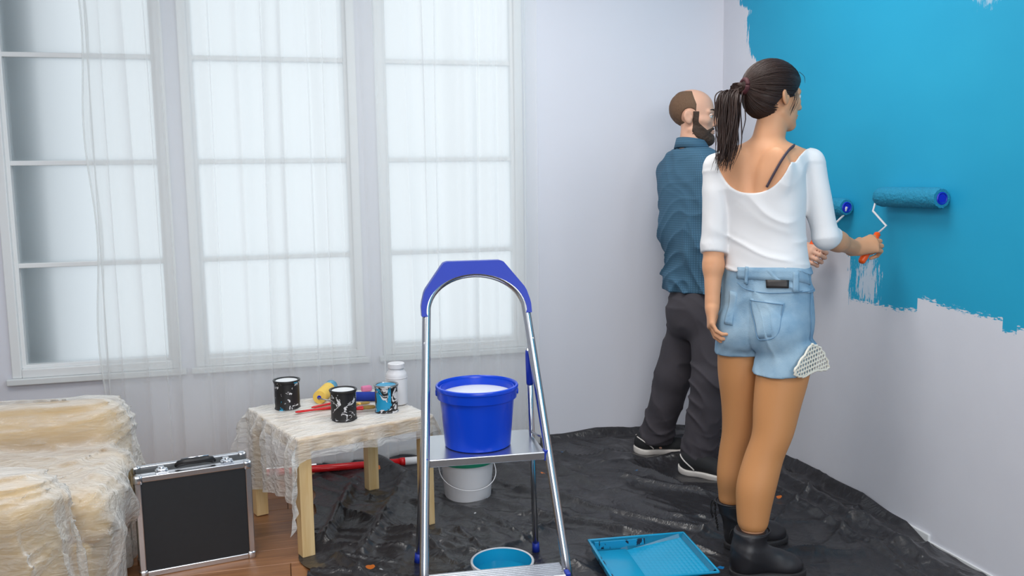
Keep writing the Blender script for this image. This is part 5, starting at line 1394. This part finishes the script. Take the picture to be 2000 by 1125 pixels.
maR, maL = V3(*(1.8170, 3.6228, 0.0918)), V3(*(1.7551, 3.9434, 0.1094))
mbk = -MF[:, 1]
mlegs = [('u', RC(mhR, mkR, 0.076, 0.056), 0.03), ('u', RC(mkR, maR, 0.055, 0.040), 0.03), ('u', RC(mhL, mkL, 0.076, 0.056), 0.03), ('u', RC(mkL, maL, 0.055, 0.040), 0.03)]
marms = [('u', RC(msR, meR, 0.052, 0.043), 0.03), ('u', RC(meR, mwR, 0.042, 0.029), 0.02), ('u', RC(msL, meL, 0.052, 0.043), 0.03), ('u', RC(meL, mwL, 0.042, 0.029), 0.02)]
mhx = V3(*(2.1912, 3.2898, 1.1058)); mhb = V3(*(2.1288, 3.3106, 0.9779)); max_ = (mhx - mhb) / np.linalg.norm(mhx - mhb)
mFh = V3(*(2.1542, 3.2710, 1.0464)) - mwR; mFh -= max_ * (mFh @ max_); mFh /= np.linalg.norm(mFh); mNh = np.cross(mFh, max_)
if mNh @ (V3(0, 0, 1.35) - mwR) < 0: mNh = -mNh
mhands = hand_ops(mwR, mFh, max_, mNh, True, 1.05) + hand_ops(mwL, mwL - meL, V3(0, 0, 1), V3(0, 1, 0.2), True, 1.0)
mneck = [('u', RC(mn0, mn1, 0.060, 0.054), 0.03), ('u', RC(mch + U2 * 0.045, msR + U2 * 0.012, 0.055, 0.045), 0.04), ('u', RC(mch + U2 * 0.045, msL + U2 * 0.012, 0.055, 0.045), 0.04)]
hl, tl_ = np.array((1.6536, 3.9370, 0.0000)), np.array((1.8901, 3.8715, 0.0000)); hr, tr_ = np.array((1.7473, 3.6450, 0.0000)), np.array((1.8971, 3.4820, 0.0000))
mfeet = [('u', RC(maR, hr + V3(0.04, -0.02, 0.06), 0.036, 0.024), 0.02), ('u', RC(hr + V3(0.04, -0.02, 0.06), hr + (tr_ - hr) * 0.75 + V3(0, 0, 0.048), 0.020, 0.012), 0.02), ('u', RC(maL, hl + V3(0.05, 0, 0.06), 0.036, 0.024), 0.02), ('u', RC(hl + V3(0.05, 0, 0.06), hl + (tl_ - hl) * 0.45 + V3(0, 0, 0.04), 0.018, 0.010), 0.02)]
build('body', [('u', m_torso, 0.0)] + mneck + mlegs + marms + mhands + mfeet + head_ops(mhC, MHD, 1.06, 1.08), 'skin_m', man, mo, 0.0045)
add_eyes(mhC - np.array(mo), MHD, 1.06, man)
def mh_(x, y, z): return mhC + MHD @ (np.array([x, y, z]) * 1.06)
hops = head_ops(mhC, MHD, 1.06, 1.08)[:11]
def mhair_post(P, D):
    q = (P - mhC) @ MHD / 1.06; x, y, z = q[..., 0], q[..., 1], q[..., 2]
    front = y - np.where(z > 0.015, 0.020 - 0.5 * np.clip(z - 0.05, 0, 1), 0.030) ; bot = -(z + 0.058 + 0.25 * (y + 0.08)) ; ear = 0.036 - np.sqrt((y + 0.008) ** 2 + ((z + 0.010) * 0.85) ** 2)
    n_ = 0.002 * noise3(P * 160, 71)
    c = np.maximum(np.maximum(front, bot), np.where(np.abs(x) > 0.05, ear, -1))
    c = np.maximum(c, np.where(z < -0.035, (y + 0.038), -1))
    top = (z - 0.109) * 0.6
    return smax(D - 0.0026 - n_, np.maximum(c, top).astype(np.float32), 0.004)
build('hair', hops, 'hair_m', man, mo, 0.0035, mhair_post)
def beard_post(P, D):
    q = (P - mhC) @ MHD / 1.06; x, y, z = q[..., 0], q[..., 1], q[..., 2]; ax = np.abs(x)
    cheek = z + 0.010 + 0.85 * (y - 0.012); must = np.maximum(np.maximum(np.abs(z + 0.053 + 0.35 * np.clip(ax - 0.012, 0, 1)) - 0.0075, ax - 0.040), 0.05 - y)
    burn = np.maximum(np.maximum(z - 0.020, np.abs(y - 0.020) - 0.013), 0.045 - ax)
    up = smin(smin(cheek, burn, 0.006), must, 0.004); back = 0.006 - y
    mouth = 0.021 - np.sqrt((x / 1.15) ** 2 + ((z + 0.0665) * 2.2) ** 2)
    n_ = 0.0035 * noise3(P * 150, 72)
    chin = 0.006 * np.clip((-z - 0.07) / 0.03, 0, 1)
    return smax(D - 0.0035 - n_ - chin, np.maximum(np.maximum(up, back), np.where(y > 0.05, mouth, -1)).astype(np.float32), 0.005)
build('beard', hops, 'beard', man, mo, 0.0035, beard_post)
for m in (-1, 1):
    P = [mh_(m * a, b, c) - np.array(mo) for a, b, c in ((0.012, 0.0915, 0.024), (0.024, 0.0885, 0.0305), (0.036, 0.081, 0.0305), (0.046, 0.071, 0.025))]
    tube('eyebrow', cat_rom(P, 4), [0.0025] + [0.0042] * 8 + [0.0035, 0.003, 0.0022, 0.001], 'brow', man, 6, 0.6)
    P = [mh_(m * a, b, c) - np.array(mo) for a, b, c in ((0.018, 0.085, 0.0045), (0.031, 0.0885, 0.0105), (0.045, 0.078, 0.004))]
    tube('eyelid', cat_rom(P, 5), 0.0024, 'skin_m', man, 6)

# check shirt with rolled sleeves
cuR = meR + (mwR - meR) * 0.45; cuL = meL + (mwL - meL) * 0.2
shirt_ops = [('u', m_torso, 0.0)] + mneck[1:] + [('u', RC(msR, meR, 0.056, 0.052), 0.015), ('u', RC(meR, cuR, 0.055, 0.050), 0.02), ('u', RC(msL, meL, 0.056, 0.052), 0.015), ('u', RC(meL, cuL, 0.055, 0.050), 0.02)]
mhem = V3(*(1.8955, 3.8091, 0.8132))
def shirt_post(P, D):
    q = (P - mch) @ MF; x, y, z = q[..., 0], q[..., 1], q[..., 2]; w = noise3(P * 5, 81)
    f1 = ridge(np.stack([x * 5 + y * 4 + w * 2, z * 9 + (x + y) * 9 + w * 2, y * 4], -1), 82) ** 3
    f2 = ridge(np.stack([x * 8 + w, z * 14 - (x - y) * 6 + w * 2, y * 8], -1), 83) ** 3
    low = np.clip((-z - 0.12) / 0.2, 0, 1)
    d = D - 0.007 - 0.015 * f1 * (0.35 + low) - 0.010 * f2 * (0.3 + low) - 0.006 * low
    neckcut = 0.064 - np.sqrt(((P[..., 0] - mn0[0]) ** 2 + (P[..., 1] - mn0[1]) ** 2)); d = smax(d, np.minimum(neckcut, P[..., 2] - mn0[2] + 0.02), 0.004)
    d = smax(d, plane_d(P, mhem, (0.05, 0, -1)), 0.008)
    return d
shirt = build('shirt', shirt_ops, 'shirt', man, mo, 0.005, shirt_post)
# collar: a folded band around the neck
ring = []; nk = 40
for k in range(nk + 1):
    a = math.radians(-145 + 290 * k / nk); dr = -F2 * math.cos(a) + R2 * math.sin(a)    # open at the throat
    fw = 0.5 - 0.5 * math.cos(a)
    c_ = mn0 + (mn1 - mn0) * 0.42
    ring.append((c_ + dr * 0.067 + U2 * (0.022 - 0.030 * fw), c_ + dr * 0.072 + U2 * (0.026 - 0.030 * fw), c_ + dr * (0.082 + 0.006 * fw) + U2 * (-0.018 - 0.04 * fw), c_ + dr * (0.077 + 0.006 * fw) + U2 * (-0.020 - 0.04 * fw), c_ + dr * 0.066 + U2 * (-0.025 - 0.03 * fw)))
V, Fc = [], []
for k, rg in enumerate(ring):
    V += [p - np.array(mo) for p in rg]
    if k:
        for j in range(5):
            a, b = (k - 1) * 5 + j, (k - 1) * 5 + (j + 1) % 5; Fc.append((a, b, b + 5, a + 5))
Fc += [tuple(range(5)), tuple(range(nk * 5, nk * 5 + 5))]
mesh_obj('collar', V, Fc, 'shirt', shirt)
def sleeve_roll(c, d, nm):
    d = d / np.linalg.norm(d); tube(nm, [c - d * 0.03 - np.array(mo), c - d * 0.026 - np.array(mo), c + d * 0.012 - np.array(mo), c + d * 0.015 - np.array(mo)], [0.052, 0.060, 0.059, 0.05], 'shirt', shirt, 24)
sleeve_roll(cuR, mwR - meR, 'rolled_cuff'); sleeve_roll(cuL, mwL - meL, 'rolled_cuff')
sy = list(seat_many(cat_rom([mch + R2 * 0.17 + U2 * 0.03 - F2 * 0.02, mch + R2 * 0.16 - F2 * 0.08 - U2 * 0.03, mch + R2 * 0.15 - F2 * 0.09 - U2 * 0.12], 5), 0.013, shirt_ops)[0] - np.array(mo))
tube('shoulder_seam', sy, 0.003, 'shirt', shirt, 6)

# trousers
tro_ops = [('u', m_torso, 0.0), ('u', RC(mhR, mkR, 0.086, 0.074), 0.02), ('u', RC(mkR, maR + (maR - mkR) * 0.03, 0.078, 0.066), 0.03), ('u', RC(mhL, mkL, 0.086, 0.074), 0.02), ('u', RC(mkL, maL + (maL - mkL) * 0.03, 0.078, 0.068), 0.03),
           ('u', EL((mhR + mhL) / 2 + mbk * 0.06 + V3(0, 0, 0.02), (0.13, 0.075, 0.10), MF), 0.03)]
mid_ = (mhR + mhL) / 2
def tro_post(P, D):
    q = (P - mid_) @ MF; x, y, z = q[..., 0], q[..., 1], q[..., 2]; w = noise3(P * 6, 91)
    f1 = ridge(np.stack([x * 5 + w, z * 13 + (x + y) * 7 + w * 2, y * 5], -1), 92) ** 3
    ank = np.clip((0.22 - P[..., 2]) / 0.15, 0, 1); f2 = ridge(np.stack([x * 3, z * 32 + w * 3, y * 3], -1), 93) ** 2
    d = D - 0.004 - 0.010 * f1 - 0.012 * f2 * ank
    d = smax(d, P[..., 2] - mhem[2] - 0.025, 0.006)
    dR_ = np.sqrt(((P[..., :2] - maR[:2]) ** 2).sum(-1)); dL_ = np.sqrt(((P[..., :2] - maL[:2]) ** 2).sum(-1))
    return smax(d, np.where(dR_ < dL_, (maR[2] - 0.03) - P[..., 2] , (maL[2] - 0.055) - P[..., 2]), 0.006)
tro = build('trousers', tro_ops, 'trouser', man, mo, 0.005, tro_post)
# running shoes
def shoe(heel, toe):
    heel, toe = np.array(heel), np.array(toe); fd = toe - heel; fd[2] = 0; fd /= np.linalg.norm(fd); Lf = 0.285; sd = np.array([fd[1], -fd[0], 0]); Mb = np.stack([sd, fd, V3(0, 0, 1)], -1)
    b = empty('shoe', tuple(heel - np.array(mo))); b.parent = man
    def at(s, f, z): return heel + sd * s + fd * f + V3(0, 0, z)
    ops = [('u', EL(at(0, 0.05, 0.06), (0.036, 0.052, 0.05), Mb), 0.0), ('u', RC(at(0, 0.05, 0.055), at(0, Lf - 0.07, 0.042), 0.038, 0.032), 0.03), ('u', EL(at(0, Lf - 0.075, 0.036), (0.044, 0.07, 0.032), Mb), 0.02), ('u', RC(at(0, 0.06, 0.085), at(0, 0.15, 0.062), 0.034, 0.03), 0.03)]
    def pu(P, D): return smax(smax(D, 0.024 - P[..., 2], 0.002), -RC(at(0, 0.06, 0.10), at(0, 0.07, 0.18), 0.03, 0.04)(P), 0.004)
    v, f = sdf_mesh(ops, *bounds(ops), 0.0045, pu); up = mesh_obj('upper', v - heel, f, 'shoe', b)
    so = [('u', EL(at(0, 0.045, 0.0), (0.043, 0.052, 0.6), Mb), 0.0), ('u', EL(at(0, Lf - 0.085, 0.0), (0.049, 0.092, 0.6), Mb), 0.03), ('u', BX(at(0, Lf * 0.45, 0.0), (0.036, Lf * 0.3, 0.4), 0.02, Mb), 0.03)]
    def ps(P, D):
        q = (P - heel) @ Mb; y, z = q[..., 1], q[..., 2]
        topz = 0.030 + 0.016 * np.clip((0.05 - y) / 0.06, 0, 1) ** 1.5 + 0.004 * np.clip((y - 0.2) / 0.08, 0, 1)
        botz = 0.002 + 0.014 * np.clip((0.03 - y) / 0.05, 0, 1) ** 2 + 0.012 * np.clip((y - 0.22) / 0.06, 0, 1) ** 2
        return smax(smax(D * 0.6 + 0.10 * np.clip(0.02 - z, 0, 0.02), z - topz, 0.004), botz - z, 0.004)
    lo = np.minimum(heel, at(0, Lf, 0)) - 0.08; hi = np.maximum(heel, at(0, Lf, 0)) + 0.08; lo[2] = -0.01; hi[2] = 0.07
    v, f = sdf_mesh(so, lo, hi, 0.0045, ps); mesh_obj('sole', v - heel, f, 'shoe_sole', b)
    for s in (1, -1):
        P = list(seat_many(cat_rom([at(s * 0.02, 0.0, 0.095), at(s * 0.04, 0.04, 0.072), at(s * 0.043, 0.075, 0.045), at(s * 0.045, 0.085, 0.03)], 5), 0.001, ops)[0] - heel)
        tube('stripe', P, 0.0032, 'shoe_sole', b, 6)
shoe((1.6488, 3.9640, 0.0000), (1.9045, 3.9011, 0.0000))
shoe((1.7384, 3.6477, 0.0000), (1.8906, 3.4699, 0.0000))
wall_roller('paint roller with short pile held by the man', (2.2200, 3.1586, 1.2088)[1], (2.2200, 3.1586, 1.2088)[1] + 0.24, (2.2200, 3.1586, 1.2088)[2], 0.036,
            [(2.2200, 3.1520, 1.2110), (2.2176, 3.1670, 1.1778), (2.1944, 3.1798, 1.1490), tuple(mhx)], tuple(mhx), tuple(mhb))
